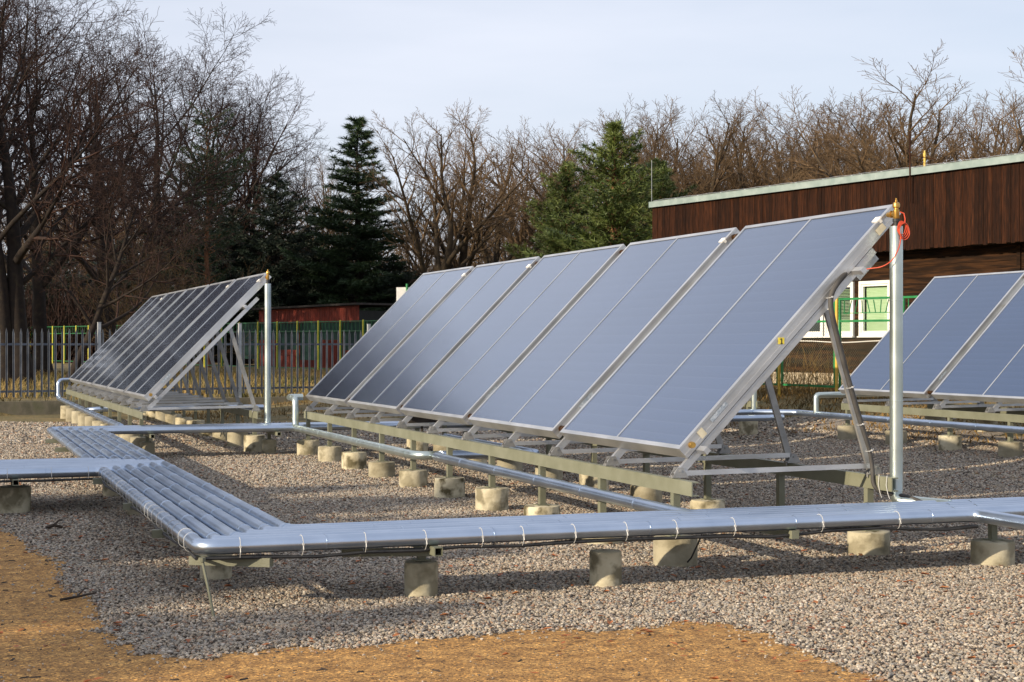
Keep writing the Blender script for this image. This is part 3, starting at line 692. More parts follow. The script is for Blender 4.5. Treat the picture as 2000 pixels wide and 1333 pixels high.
# tall vent pipes with brass vents
def vent(name, base, top, r, label, wire=False):
    o = empty(name, base, 0, label, 'vent pipe', 'tall vent pipes'); h = top-base[2]
    m = MB().tube([(0, 0, 0), (0, 0, h)], r, 24); m.build('riser', M_JACKET2, o, True)
    m = MB()
    for z in (h*.34, h*.72): m.tube([(0, 0, z-.004), (0, 0, z-.003), (0, 0, z+.003), (0, 0, z+.004)], [r, r+.002, r+.002, r], 24)
    m.bar((-r*.985, -.012, .04), (-r*.985, -.012, h*.33), .006, .003, up=(1, 0, 0)); m.build('seam_bands', M_JACKET2, o, True)
    m = MB().lathe([(.021, h-.01), (.021, h+.03), (.026, h+.032), (.026, h+.052)], 16); m.build('collar', M_CABLE, o, True)
    v = MB().lathe([(.019, h+.052), (.022, h+.06), (.022, h+.115), (.016, h+.118), (.016, h+.128), (.025, h+.132), (.027, h+.15), (.022, h+.165), (.009, h+.172), (.009, h+.185), (.005, h+.188), (.005, h+.198)], 18)
    v.tube([(0, 0, h+.088), (-.0, .10, h+.088)], .019, 12); v.tube([(0, .045, h+.088), (0, .06, h+.088)], .028, 6); v.build('vent_valve', M_BRASS, o, True)
    return o, h
V1, hv = vent('vent_pipe', (6.345, 9.79, .47), 2.33, .046, 'tall silver vent pipe with coiled orange wire at the end of the tagged blue row')
V2, _ = vent('vent_pipe', (4.26, 22.05, .40), 2.335, .046, 'tall silver vent pipe at the end of the dark grey row')
V3, _ = vent('vent_pipe', (12.03, 22.55, .45), 2.33, .046, 'tall silver vent pipe at the end of the hidden collector row')
m = MB().tube(round_path([(6.345, 9.79, .50), (6.345, 9.79, PZ+.02), (6.48, 9.62, PZ+.012), (6.55, 9.45, PZ+.01)], .07, 3), PR, 14)
o = m.build('feed_pipe', M_JACKET2, None, True); tag(o, 'short elbow pipe joining the orange-wired vent pipe to the front rack', 'pipe')
# orange wire: loops and tail
c0 = Vector((6.345, 9.79, 2.33)); m = MB()
for i in range(4):
    rr_ = .038+.003*i; cc = c0+Vector((.020+.006*i-.01, -.052-.003*i, -.015-.008*i))
    m.tube([cc+Vector((rr_*.85*math.cos(t), -.004*math.sin(3*t+i), rr_*1.25*math.sin(t))) for t in [2*math.pi*j/26 for j in range(26)]], .0036, 6, closed=True)
m.tube([c0+Vector(q) for q in ((.018, -.02, .10), (.036, -.04, .09), (.040, -.05, .05), (.034, -.055, .02))], .0042, 6)
tl = [c0+Vector((.0, -.058, -.06)), c0+Vector((-.012, -.06, -.14)), c0+Vector((-.06, -.05, -.235)), c0+Vector((-.12, -.01, -.285)), c0+Vector((-.18, .06, -.298)), c0+Vector((-.225, .15, -.31)), c0+Vector((-.26, .24, -.32))]
fine = []
for i in range(len(tl)-1):
    p0, p1, p2, p3 = tl[max(i-1, 0)], tl[i], tl[i+1], tl[min(i+2, len(tl)-1)]
    for j in range(5):
        t_ = j/5; fine.append(.5*((2*p1)+(-p0+p2)*t_+(2*p0-5*p1+4*p2-p3)*t_**2+(-p0+3*p1-3*p2+p3)*t_**3))
m.tube(fine, .0040, 6)
tag(m.build('orange_wire', M_WIRE, None, True), 'coiled orange sensor wire hanging from the tall vent pipe', 'wire')
# dark hose down the rear leg of A1
yh = 9.885
hp = [Vector(q) for q in ((6.02, 9.93, 2.00), (5.93, yh, 1.93), (5.875, yh-.01, 1.86), (5.86, yh-.02, 1.78), (5.885, yh-.02, 1.66), (5.97, yh-.02, 1.36), (6.08, yh-.02, 1.02), (6.18, yh-.02, .74), (6.20, yh-.02, .62), (6.195, yh-.03, .52), (6.22, yh-.06, .465), (6.32, yh-.10, .447), (6.40, yh-.18, .43), (6.44, yh-.28, .40))]
m = MB(); path = round_path(hp, .06, 3); m.tube(path, [.019 if p.z > .9 else .015 for p in path], 10)
o = m.build('insulated_hose', M_HOSE, None, True); tag(o, 'dark grey hose strapped down the end leg of the tagged blue row', 'hose')
for q in ((5.865, yh-.01, 1.83), (6.02, yh-.02, 1.20), (6.105, yh-.02, .94), (6.175, yh-.02, .755)): cable_tie(o, Vector(q), Vector((.33, 0, -1)).normalized(), .026, up=Vector((1, 0, 0)))
for yy in (9.80, 9.70):
    m = MB().tube([Vector((6.212, yy, .585)), Vector((6.205, yy, .52)), Vector((6.212, yy-.01, .46)), Vector((6.225, yy-.012, .425))], .003, 5); m.build('cable_tie', M_TIE, o)
m = MB().box((5.15, 17.55, .70), (.34, .10, .22)); m.box((5.15, 17.55, .815), (.37, .13, .012)); m.box((5.15, 17.49, .70), (.30, .012, .18)); m.tube([(5.15, 17.55, .59), (5.15, 17.55, .40)], .015, 8)
tag(m.build('junction_box', M_DARKROOF), 'small dark junction box mounted beneath the tagged blue row', 'junction box')

# ================================================================== kerb and palisade fence
def kerb():
    x0, x1 = -14, 12.5; m = MB(); n = 9
    root = empty('kerb_wall', (x0, fence_y(x0), 0), math.atan(FS), 'low mossy concrete kerb wall below the grey palisade fence', 'kerb')
    Ln = (x1-x0)*math.hypot(1, FS); s = Ln/n
    me_ = None
    for i in range(n):
        o = MB().box((i*s+s/2, 0, .12), (s-.006, .16, .34)).build('kerb_block', M_KERB, root); o.location.z = rng.uniform(-.006, .006)
kerb()
def palisade():
    root = empty('palisade_fence', (FX0, FY0, .3), math.atan(FS), 'grey steel palisade fence with pointed pickets above the mossy kerb', 'fence')
    ca = math.hypot(1, FS)
    prof = [(-.022, .012), (-.018, -.004), (-.004, .006), (.004, .006), (.018, -.004), (.022, .012)]
    H0, H1 = .08, 1.53
    v = []; f = []
    pk = MB()
    for (z, sx) in ((H0, 1), (H1-.09, 1), (H1, .12)):
        for (x, y) in prof: pk.v.append((x*sx, y, z))
        for (x, y) in reversed(prof): pk.v.append((x*sx, y+.004, z))
    k = 12
    for i in range(2):
        for j in range(k): pk.f.append((i*k+j, i*k+(j+1) % k, (i+1)*k+(j+1) % k, (i+1)*k+j))
    pk.f += [tuple(range(k)), tuple(range(2*k, 3*k))]
    pm = pk.mesh('picket'); pm.materials.append(M_FENCE)
    posts = [(p-FX0)*ca for p in (-9.2, -6.1, -3.0, .12, 3.28, 6.44, 9.60, 12.6)]
    pmh = MB().box((0, .05, .74), (.065, .065, 1.86)).box((0, .05, 1.675), (.075, .075, .012)).mesh('fence_post'); pmh.materials.append(M_FPOST)
    for a, b_ in zip(posts, posts[1:]):
        for z in (.20, 1.20): MB().box(((a+b_)/2, .032, z), (b_-a-.07, .03, .045)).build('rail', M_FENCE, root)
        n = 22; s = (b_-a)/n
        for i in range(n):
            o = add('picket', pm, None, root, (a+s*(i+.5), 0, rng.uniform(-.006, .006))); o.rotation_euler = (0, rng.uniform(-.006, .006), 0)
    for p in posts: add('fence_post', pmh, None, root, (p, 0, 0))
palisade()

# ================================================================== coloured fences
def bar_fence(A, B, n, h, label, ymat, chain=None, net=None, name='mesh_fence', lower=.12, rail2=.42, pr=.030, motif=True):
    A, B = Vector(A), Vector(B); d = B-A; Ln = d.length; a = math.atan2(d.y, d.x)
    root = empty(name, A, a, label, 'fence'); s = Ln/n; sl = (B.z-A.z)/Ln
    root.rotation_euler = (0, -math.atan(sl), a)
    pm = MB().tube([(0, 0, -.12), (0, 0, h+.03)], pr, 10); pm.tube([(0, 0, h+.03), (0, 0, h+.045)], [pr, pr*.5], 10); pm = pm.mesh('post', True); pm.materials.append(ymat)
    fm = MB()
    for z in (lower, h-rail2, h): fm.box((s/2, .0, z), (s-.11, .035, .04))
    for x in (.075, s-.075): fm.box((x, 0, (h+lower)/2), (.04, .034, h-lower+.036))
    k = 9 if motif else 5
    if motif:
        for i in range(k):
            x = .2+(s-.4)*i/(k-1); t_ = .35*math.sin(i*1.1); fm.bar((x-t_*.12, 0, h-rail2+.15), (x+t_*.12, 0, h-.03), .014, .014, up=(0, 1, 0))
        fm.box((s/2, 0, h-rail2+.15), (s-.35, .014, .014))
    else:
        for i in range(1, 6): fm.box((s*i/6, 0, h-rail2/2), (.022, .02, rail2-.045))
    fm = fm.mesh('green_frame'); fm.materials.append(M_GREEN if motif else M_GREEN_SHADE)
    cm = None
    if chain:
        v = MB(); cw = .062; z0, z1 = lower+.02, h-rail2-.02; x0, x1 = .1, s-.1; hh = z1-z0; w_ = .0010
        i = -int(hh/cw)-1
        while x0+i*cw < x1:
            for sg in (1, -1):
                a_ = x0+i*cw; p, q = (a_, a_+hh) if sg > 0 else (a_+hh, a_)
                zz0, zz1 = z0, z1; pa, qa = p, q
                # clip to panel
                def cl(xa, za, xb, zb):
                    if max(xa, xb) <= x0 or min(xa, xb) >= x1: return None
                    def lim(x, z, X, Z):
                        if x < x0: t = (x0-x)/(X-x); return x0, z+(Z-z)*t
                        if x > x1: t = (x1-x)/(X-x); return x1, z+(Z-z)*t
                        return x, z
                    c1 = lim(xa, za, xb, zb); c2 = lim(xb, zb, xa, za); return c1, c2
                r_ = cl(p, z0, q, z1)
                if r_:
                    (xa, za), (xb, zb) = r_
                    if abs(xa-xb) > .01: v.bar((xa, .003*sg, za), (xb, .003*sg, zb), w_*2, w_*2, up=(0, 1, 0))
            i += 1
        cm = v.mesh('chain_link'); cm.materials.append(M_CHAIN)
    for i in range(n+1):
        add('post', pm, None, root, (i*s, -.02, 0))
        if i < n:
            o = add('green_frame', fm, None, root, (i*s, 0, 0))
            if cm: add('chain_link', cm, None, o, (0, .0, 0))
            if net and i in net:
                g = MB(); nx = 10
                for jx in range(nx+1):
                    for jz in range(4): g.v.append((.05+(s-.1)*jx/nx, .05+.03*math.sin(jx*2.1+i)*jz/3, h-.03-(.22+.13*((i*7) % 3))*jz))
                for jx in range(nx):
                    for jz in range(3): g.f.append((jx*4+jz, jx*4+jz+1, (jx+1)*4+jz+1, (jx+1)*4+jz))
                add('netting', g.mesh('netting', True), M_NET, o)
    return root
gA = at(1690, 770, D=30.4); gd = (Vector((16.62, 25.1))-Vector((16.2, 27.7))).normalized()
P0 = Vector((16.16, 28.3, .55))
F1 = bar_fence((16.05-.16*3.9*1.0, 28.45+3.9*1.0, .58), (17.35, 20.1, .54), 7, 1.80, 'green mesh fence with orange-yellow posts before the timber building', M_YEL, chain=True)
def far_pt(px, D, z): p = at(px, 666, D=D); return Vector((p.x, p.y, z))
fB = far_pt(757, 57.5, .42); fA = far_pt(20, 90, .5)
F2 = bar_fence(fA, fB, 24, 1.93, 'long green panel fence with lemon yellow posts beyond the palisade', M_YELG, net={17, 18, 19, 20, 21, 22, 23}, motif=False, rail2=.36, lower=.15, pr=.034)

# ================================================================== timber building
BP1 = Vector((18.8, 41.3, 0)); BP2 = Vector((21.4, 28.2, 0)); bu = (BP2-BP1).normalized(); bl = (BP2-BP1).length
ba = math.atan2(bu.y, bu.x)
BL = empty('timber_building', BP1, ba, 'long dark brown timber building with flat grey-trimmed roof and white windows', 'building')
bn = Vector((-bu.y, bu.x, 0))                                # local +y: into the building
def wall_hit(px, py, off):
    d = ray(px, py); C = Vector((0, 0, CAMZ)); P = BP1+bn*off
    t_ = (P-C).dot(bn)/d.dot(bn); q = C+d*t_; return (q-BP1).dot(bu), q.z
def build_building():
    LEN = 19.0; ZS, ZR = 3.66, 5.36
    MB().box((LEN/2, 4.35, (ZS+ZR)/2-.0), (LEN-.1, 8.5, ZR-ZS-.1)).build('upper_storey', M_DARKIN, BL)
    pl = []
    for q in range(4):
        w_ = (.118, .108, .126, .112)[q]
        m = MB().box((0, 0, 0), (w_, .024, ZR-ZS)); m.box((w_*.5, .006, 0), (.012, .012, ZR-ZS-.01)); me_ = m.mesh('plank'); me_.materials.append(M_PLANK); pl.append((w_, me_))
    x = .0
    while x < LEN:
        w_, me_ = rng.choice(pl); add('plank', me_, None, BL, (x+w_/2, .06+rng.uniform(-.006, .006), (ZS+ZR)/2+rng.uniform(-.02, .012))); x += w_+rng.uniform(.003, .010)
    # lower wall of horizontal boards, set back
    yw = .62; ops = [(wall_hit(1540, 600, yw)[0], wall_hit(1612, 600, yw)[0]), (wall_hit(1615, 600, yw)[0], wall_hit(1671, 600, yw)[0]), (wall_hit(1682, 600, yw)[0], wall_hit(1744, 600, yw)[0]), ]
    z_hi = wall_hit(1710, 549, yw)[1]; z_lo = wall_hit(1710, 657, yw)[1]
    wv = ops[2][1]-ops[2][0]; nx = ops[2][1]+.30
    MB().box((LEN/2, yw+4.2, 2.1), (LEN-.2, 8.0, 3.1)).build('lower_storey', M_DARKIN, BL)
    z = .80; bh = .148
    while z < ZS-.02:
        segs = []; x = .1
        for (a, b_) in ops:
            if z+bh > z_lo and z < z_hi: segs.append((x, a)); x = b_
        segs.append((x, LEN-.1))
        for (a, b_) in segs:
            if b_-a > .03: MB().box(((a+b_)/2, yw-.01+rng.uniform(-.003, .003), z+bh/2), (b_-a-.006, .05, bh-.006)).build('wall_board', M_BOARD, BL)
        z += bh
    for k_ in range(14):
        MB().box((k_*1.36+.68, yw-.03, .62), (1.34, .12, .34)).build('plinth_block', M_PLINTH, BL)
    MB().box((LEN/2, .36, ZS+.03), (LEN, .58, .03)).build('soffit', M_DARKIN, BL)
    for i, (a, b_) in enumerate(ops):
        w_ = b_-a; h = z_hi-z_lo; cx, cz = (a+b_)/2, (z_lo+z_hi)/2
        fr = MB(); e = .075
        fr.box((cx-w_/2+e/2, yw-.045, cz), (e, .08, h)); fr.box((cx+w_/2-e/2, yw-.045, cz), (e, .08, h)); fr.box((cx, yw-.046, cz+h/2-e/2), (w_-2*e, .08, e)); fr.box((cx, yw-.046, cz-h/2+e/2), (w_-2*e, .08, e))
        e2 = .05; wi = w_-2*e; hi = h-2*e
        fr.box((cx-wi/2+e2/2, yw-.03, cz), (e2, .06, hi)); fr.box((cx+wi/2-e2/2, yw-.03, cz), (e2, .06, hi)); fr.box((cx, yw-.031, cz+hi/2-e2/2), (wi-2*e2, .06, e2)); fr.box((cx, yw-.031, cz-hi/2+e2/2), (wi-2*e2, .06, e2))
        fr.box((cx, yw-.075, cz-h/2-.015), (w_+.04, .10, .03))
        wdw = fr.build('window', M_WHITE, BL)
        MB().box((cx, yw-.02, cz), (wi-2*e2-.002, .006, hi-2*e2-.002)).build('pane', M_GLASS, wdw)
        MB().box((cx, yw+.10, cz), (wi-.02, .01, hi-.02)).build('dark_interior', M_DARKIN, wdw)
        ns = 30; zt = cz+hi/2-e2
        opn = (0, .9, .12, .12, .5, .1)[i]
        if i == 0: continue
        sl_ = MB().box((0, 0, 0), (wi-2*e2-.03, .034, .0025)).mesh('blind_slat'); sl_.materials.append(M_BLIND)
        pitch_ = (hi-2*e2)/ns
        for j in range(ns):
            if i == 1 and j == 0: continue
            o = add('blind_slat', sl_, None, wdw, (cx, yw+.045, zt-pitch_*(j+.5)))
            o.rotation_euler = (R(78) if opn < .3 else (R(22) if j < ns*.72 else R(70)), 0, 0)
    tr = MB().box((LEN/2, -.02, ZR+.045), (LEN+.1, .05, .15)); tr.box((LEN/2, .07, ZR+.125), (LEN+.1, .24, .012)); tr = tr.build('roof_trim', M_TRIM, BL)
    MB().box((LEN/2, 4.4, ZR+.06), (LEN, 8.4, .10)).build('roof', M_DARKROOF, BL)
    MB().box((-.03, 4.3, ZR+.045), (.05, 8.6, .15)).build('roof_trim', M_TRIM, BL)
    # lightning conductor along the roof edge, its rod, corner rod and brown conduit
    m = MB().tube([(i*.5, .12, ZR+.17+.012*(i % 2)) for i in range(38)], .005, 4)
    for i in range(0, 38, 2): m.box((i*.5, .12, ZR+.145), (.04, .04, .04))
    m.build('lightning_conductor', M_FPOST, BL)
    MB().tube([(.03, .0, ZR+.1), (.03, 0, ZR+1.3)], .008, 5).build('lightning_rod', M_FPOST, BL)
    cx = wall_hit(1781, 340, 0)[0]
    m = MB().tube([(cx, -.06, ZR-.62), (cx, -.06, ZR+.95)], .018, 8); m.tube([(cx, -.06, ZR+.45), (cx-.45, .25, ZR+.62)], .008, 5); m.tube([(cx+.02, -.06, ZR+.42), (cx+.45, .3, ZR+.3)], .008, 5); m.build('conduit', M_PLANK, BL)
    cx = wall_hit(1806, 340, .5)[0]
    m = MB().lathe([(.028, 0), (.028, .34), (.036, .345), (.036, .40), (.02, .43), (.02, .47)], 12, (cx, .5, ZR+.1)); m.build('vent_stub', M_YEL, BL, True)
    cx = wall_hit(1994, 600, yw)[0]; MB().box((cx, yw-.05, 2.3), (.10, .06, 2.7)).build('corner_board', M_BOARD, BL)
    m = MB().tube([(cx-9+.4*i, yw-.07, z_lo-.13-.02*math.sin(i*.9)) for i in range(24)], .013, 6); m.build('white_cable', M_WHITE, BL)
build_building()

# ================================================================== red shed, cabin, sign
def red_shed():
    D = 71; a = far_pt(505, D, 0); b_ = far_pt(700, D*.93, 0); d = b_-a; Ln = d.length
    zb = .48; zt0 = 1.5+(673-607)/F_PX*D; zt1 = 1.5+(673-602)/F_PX*D
    root = empty('red_shed', (a.x, a.y, zb), math.atan2(d.y, d.x), 'low red wooden shed with dark flat roof behind the lemon-yellow fence', 'shed')
    n = int(Ln/.16); h = zt0-zb
    MB().box((Ln/2, 1.25, h/2-.05), (Ln-.06, 2.4, h-.1)).build('body', M_DARKIN, root)
    for i in range(n):
        s = Ln/n; hh = h+(zt1-zt0)*(i/n)
        MB().box((s*(i+.5), .03, hh/2), (s-.012, .03, hh)).build('plank', M_RED, root)
    rf = MB(); rf.prism([(-.15, h+.02), (Ln+.15, zt1-zb+.02), (Ln+.15, zt1-zb+.10), (-.15, h+.10)], -.25, 2.7); rf.build('roof', M_DARKROOF, root)
    MB().box((1.05, .0, .95), (.78, .05, 1.75)).build('door', M_RED, root)
red_shed()
def cabin():
    D = 101; c = far_pt(183, D, .5); z_top = 1.5+(673-520)/F_PX*D; hw = 2.9
    root = empty('a_frame_cabin', c, -TH*.6, 'dark A-frame cabin with steep roof among the big bare trees', 'cabin')
    H = z_top-.5
    m = MB(); m.prism([(-hw, 0), (hw, 0), (0, H-.15)], .2, 6); m.build('body', M_CABIN, root)
    for s in (-1, 1):
        m = MB().bar((s*(hw+.35), 3, -.1), (s*-.04, 3, H+.02), 7.2, .12, up=(s, 0, .6)); m.build('roof', M_CABIN, root)
    MB().box((0, .12, H*.36), (hw*1.25, .1, .05)).build('balcony_rail', M_FPOST, root)
    m = MB()
    for x_ in (-.55, .55): m.box((x_, .15, H*.66), (.06, .08, .75))
    for z_ in (-.36, .36): m.box((0, .15, H*.66+z_), (1.1, .08, .05))
    wn = m.build('window', M_WHITE, root); MB().box((0, .17, H*.66), (1.04, .02, .68)).build('pane', M_GLASS, wn)
    MB().box((.2, .16, 1.0), (.9, .06, 2.0)).build('door', M_BOARD, root)
cabin()
def sign():
    c = far_pt(795, 47, .4); root = empty('notice_board', c, -TH, 'plain white board on a green post behind the tagged blue row', 'sign')
    MB().box((0, 0, 2.45), (.62, .03, .62)).build('board', M_WHITE, root)
    MB().tube([(.0, -.04, -.1), (.0, -.04, 2.86)], .035, 10).build('post', M_GREEN, root, True)
sign()
# ================================================================== bare trees
def norm3(a):
    l = math.sqrt(a[0]*a[0]+a[1]*a[1]+a[2]*a[2]) or 1; return (a[0]/l, a[1]/l, a[2]/l)
def grow(seed, H, r0, st):
    """branches of a bare tree: list of (points, radii, level)"""
    rg = random.Random(seed); out = []
    cnt, ang, rat, jit, trop, ML = st['cnt'], st['ang'], st['rat'], st['jit'], st['trop'], st['levels']
    def br(p, d, Ln, r, lv):
        n = (9, 7, 5, 3, 3, 2)[lv]; pts = [p]; rad = [r]; dirs = [d]; tip = st.get('tip0', .07) if lv == 0 else .16
        for i in range(n):
            j = jit[lv]
            d = norm3((d[0]+rg.gauss(0, j), d[1]+rg.gauss(0, j), d[2]+rg.gauss(0, j)+trop[lv]))
            p = (p[0]+d[0]*Ln/n, p[1]+d[1]*Ln/n, p[2]+d[2]*Ln/n); pts.append(p); dirs.append(d); rad.append(max(st.get('rmin', .0055)*(1 if lv < 3 else .75), r*(1-(1-tip)*(i+1)/n)))
        out.append((pts, rad, lv))
        if lv+1 >= ML: return
        if lv == 0: br(pts[-1], dirs[-1], Ln*rat[0]*st.get('lead', .75), rad[-1]*.95, 1)      # the trunk runs on as a leader
        c = cnt[lv]; c = max(2, int(c*rg.uniform(.8, 1.2))); az = rg.uniform(0, 6.28)
        for k in range(c):
            t = st['t0'][lv]+(1-st['t0'][lv])*(k+rg.random())/c
            q = min(n-1, int(t*n)); u = t*n-q; pp = tuple(pts[q][m]+(pts[q+1][m]-pts[q][m])*u for m in range(3)); dd = dirs[q+1]
            az += 2.4+rg.uniform(-.5, .5); a = R(ang[lv])*rg.uniform(.7, 1.3)*(1.1-.35*t)
            ref = (0, 0, 1) if abs(dd[2]) < .9 else (1, 0, 0)
            x = norm3((dd[1]*ref[2]-dd[2]*ref[1], dd[2]*ref[0]-dd[0]*ref[2], dd[0]*ref[1]-dd[1]*ref[0]))
            y = (dd[1]*x[2]-dd[2]*x[1], dd[2]*x[0]-dd[0]*x[2], dd[0]*x[1]-dd[1]*x[0])
            ca, sa = math.cos(a), math.sin(a); cz, sz = math.cos(az), math.sin(az)
            nd = norm3(tuple(dd[m]*ca+(x[m]*cz+y[m]*sz)*sa for m in range(3)))
            rr = rad[q]*rg.uniform(.5, .72) if lv else rad[q]*rg.uniform(*st.get('limb', (.38, .62)))
            br(pp, nd, Ln*rat[lv]*rg.uniform(.7, 1.2)*(1.15-.45*t), max(.005, rr), lv+1)
    for (dx, dy, lean, hf, rf) in st['stems']:
        br((dx, dy, -.15), norm3((lean[0], lean[1], 1)), H*hf, r0*rf, 0)
    return out
def tree_meshes(name, seed, H, r0, st, bark, twig):
    brs = grow(seed, H, r0, st); res = []
    for part, sel in (('trunk', lambda l: l <= 1), ('crown', lambda l: l > 1)):
        V = []; Fc = []; base = 0
        for pts, rad, lv in brs:
            if not sel(lv): continue
            k = (9, 6, 4, 3, 3, 3)[lv]; px = None
            for i, p in enumerate(pts):
                a, b = pts[max(i-1, 0)], pts[min(i+1, len(pts)-1)]; d = norm3((b[0]-a[0], b[1]-a[1], b[2]-a[2]))
                if px is None:
                    ref = (0, 0, 1) if abs(d[2]) < .9 else (1, 0, 0); x = norm3((d[1]*ref[2]-d[2]*ref[1], d[2]*ref[0]-d[0]*ref[2], d[0]*ref[1]-d[1]*ref[0]))
                else:
                    q = px[0]*d[0]+px[1]*d[1]+px[2]*d[2]; x = norm3((px[0]-d[0]*q, px[1]-d[1]*q, px[2]-d[2]*q))
                px = x; y = (d[1]*x[2]-d[2]*x[1], d[2]*x[0]-d[0]*x[2], d[0]*x[1]-d[1]*x[0]); r = rad[i]
                if lv == 0 and i == 0: r *= 1.5
                for j in range(k):
                    c, s = CS[k][j]; V.append((p[0]+(x[0]*c+y[0]*s)*r, p[1]+(x[1]*c+y[1]*s)*r, p[2]+(x[2]*c+y[2]*s)*r))
            for i in range(len(pts)-1):
                for j in range(k):
                    a0, a1 = base+i*k+j, base+i*k+(j+1) % k; Fc.append((a0, a1, a1+k)); Fc.append((a0, a1+k, a0+k))
            base = len(V)
        me = np_mesh(part, V, Fc); me.materials.append(bark if part == 'trunk' else twig)
        me.polygons.foreach_set('use_smooth', [True]*len(me.polygons)); res.append(me)
    res.append(max(p[2] for pts, _, _ in brs for p in pts)); return res
CS = {k: [(math.cos(2*math.pi*j/k), math.sin(2*math.pi*j/k)) for j in range(k)] for k in (3, 4, 6, 9)}
LINDEN = dict(lead=.42, rmin=.010, tip0=.22, limb=(.42, .62), cnt=(13, 11, 9, 6, 2), ang=(48, 44, 44, 42, 40), rat=(.66, .46, .46, .46, .5), jit=(.04, .07, .09, .11, .12), trop=(.02, .045, .01, -.01, -.02), levels=5, t0=(.28, .25, .2, .15, .1), stems=[(0, 0, (0, 0), .70, 1)])
LIND2 = dict(LINDEN, stems=[(0, 0, (.03, 0), .72, 1), (-.5, .2, (-.10, .05), .68, .85)], cnt=(11, 11, 9, 6, 2))
LEAN = dict(LINDEN, stems=[(0, 0, (.42, .05), .80, 1)], cnt=(11, 10, 9, 6, 2), trop=(.045, .05, .01, -.01, -.02), ang=(50, 48, 45, 42, 40))
VASE = dict(rmin=.0075, tip0=.5, limb=(.5, .72), cnt=(6, 13, 10, 7, 3), ang=(30, 38, 38, 38, 38), rat=(1.55, .36, .40, .42, .5), jit=(.05, .075, .08, .09, .10), trop=(.03, .012, .04, .04, .03), levels=5, t0=(.45, .28, .2, .15, .1), stems=[(0, 0, (.05, 0), .40, 1)])
VASE2 = dict(VASE, stems=[(0, 0, (-.06, .02), .46, 1)], cnt=(6, 13, 10, 7, 3), ang=(34, 40, 38, 38, 38), rat=(1.25, .36, .40, .42, .5), t0=(.40, .28, .2, .15, .1))
BIGV = dict(VASE, stems=[(0, 0, (0, 0), .36, 1), (-.3, 0, (-.14, 0), .34, .85)], cnt=(6, 13, 10, 7, 3), ang=(38, 40, 40, 40, 40), rat=(1.85, .36, .40, .42, .5))
SHR = dict(cnt=(7, 6, 4), ang=(30, 32, 34), rat=(.5, .5, .5), jit=(.08, .1, .12), trop=(.05, .04, .03), levels=4, t0=(.2, .2, .2), stems=[(math.cos(i*1.1)*.2, math.sin(i*1.1)*.2, (math.cos(i*1.1)*.45, math.sin(i*1.1)*.45), .9*(.8+.25*((i*7) % 3)/2), 1) for i in range(9)])
SHR['cnt'] = (7, 6, 4, 2); SHR['ang'] = (30, 32, 34, 34); SHR['rat'] = (.5, .5, .5, .5); SHR['jit'] = (.08, .1, .12, .12); SHR['trop'] = (.05, .04, .03, .02); SHR['t0'] = (.2, .2, .2, .2)
TREES = {
 'linA': tree_meshes('linA', 21, 18, .40, LINDEN, M_BARK_L, M_TWIG_L),
 'linB': tree_meshes('linB', 34, 18, .46, LIND2, M_BARK_L, M_TWIG_L),
 'lean': tree_meshes('lean', 8, 13, .27, LEAN, M_BARK_L, M_TWIG_L),
 'vasA': tree_meshes('vasA', 5, 13, .30, VASE, M_BARK_R, M_TWIG_R),
 'vasB': tree_meshes('vasB', 17, 13, .28, VASE2, M_BARK_R, M_TWIG_R),
 'bigv': tree_meshes('bigv', 29, 13, .32, BIGV, M_BARK_R, M_TWIG_R),
 'shr': tree_meshes('shr', 3, 4, .022, SHR, M_SHRUB, M_SHRUB),
}
def tree(kind, px, D, ytop, label, group, rz=None, wid=1.0, name='bare_tree', cat='tree', x=None, y=None, h=None, zb=None):
    t = TREES[kind]
    p = far_pt(px, D, 0) if x is None else Vector((x, y, 0))
    zb = tz(p.x, p.y) if zb is None else zb
    H = h if h else 1.5+(673-ytop)/F_PX*D-zb
    s = H/t[2]
    o = empty(name, (p.x, p.y, zb), rng.uniform(0, 6.28) if rz is None else rz, label, cat, group); o.scale = (s*wid, s*wid, s)
    add('trunk', t[0], None, o); add('crown', t[1], None, o); return o
GL = 'tall bare trees beyond the palisade fence'; GM = 'bare trees behind the conifers'; GR = 'bare trees behind the timber building'; GO = 'tall bare trees outside the picture edge'
LL = 'tall dark bare tree with thick trunk standing by the A-frame cabin'
tree('linB', 40, 45, -200, 'massive twin-stemmed bare tree with thick dark trunks next to the palisade fence', GL, rz=.5)
tree('linA', 84, 52, -60, LL, GL, rz=2.2)
tree('lean', 128, 43, 130, 'bare tree leaning over the A-frame cabin with long curved limbs', GL, rz=-.34, wid=.95)
tree('linA', -30, 57, -120, 'tall dark bare tree just past the massive twin-stemmed tree', GL, rz=4.0)
for px, D, yt, k, rz, wd in ((215, 66, 0, 'linB', 1.1, 1.0), (310, 80, 15, 'linA', 3.0, 1.05), (395, 80, 65, 'linA', 5.2, 1.05), (465, 82, 115, 'linB', 3.9, .95)):
    tree(k, px, D, yt, 'slimmer dark bare tree rising '+{215: 'just behind the leaning tree', 310: 'behind the straw coloured shrub', 395: 'around the sparse dark pine', 465: 'above the low blackish pine'}[px], GL, rz=rz, wid=wd)
for x, y, h in ((-5.5, 50, 16.5), (-11.5, 47, 18), (-18, 52, 17), (-26, 48, 18), (-3, 60, 16), (-9, 62, 17)):
    tree(rng.choice(('linA', 'linB')), 0, 0, 0, 'tall bare tree further along the row of big trees past the palisade', GO, x=x, y=y, h=h)
for px, D, yt, k, rz, wd in ((838, 74, 200, 'vasA', 2.9, 1.0), (905, 78, 203, 'vasB', 1.0, 1.0), (965, 82, 235, 'vasA', 4.4, .9)):
    tree(k, px, D, yt, 'slender forked bare tree '+{838: 'nearest the tall spruce', 905: 'midway between the spruce and the sunlit pine', 965: 'standing closest to the low sunlit pine'}[px], GM, rz=rz, wid=wd*1.25)
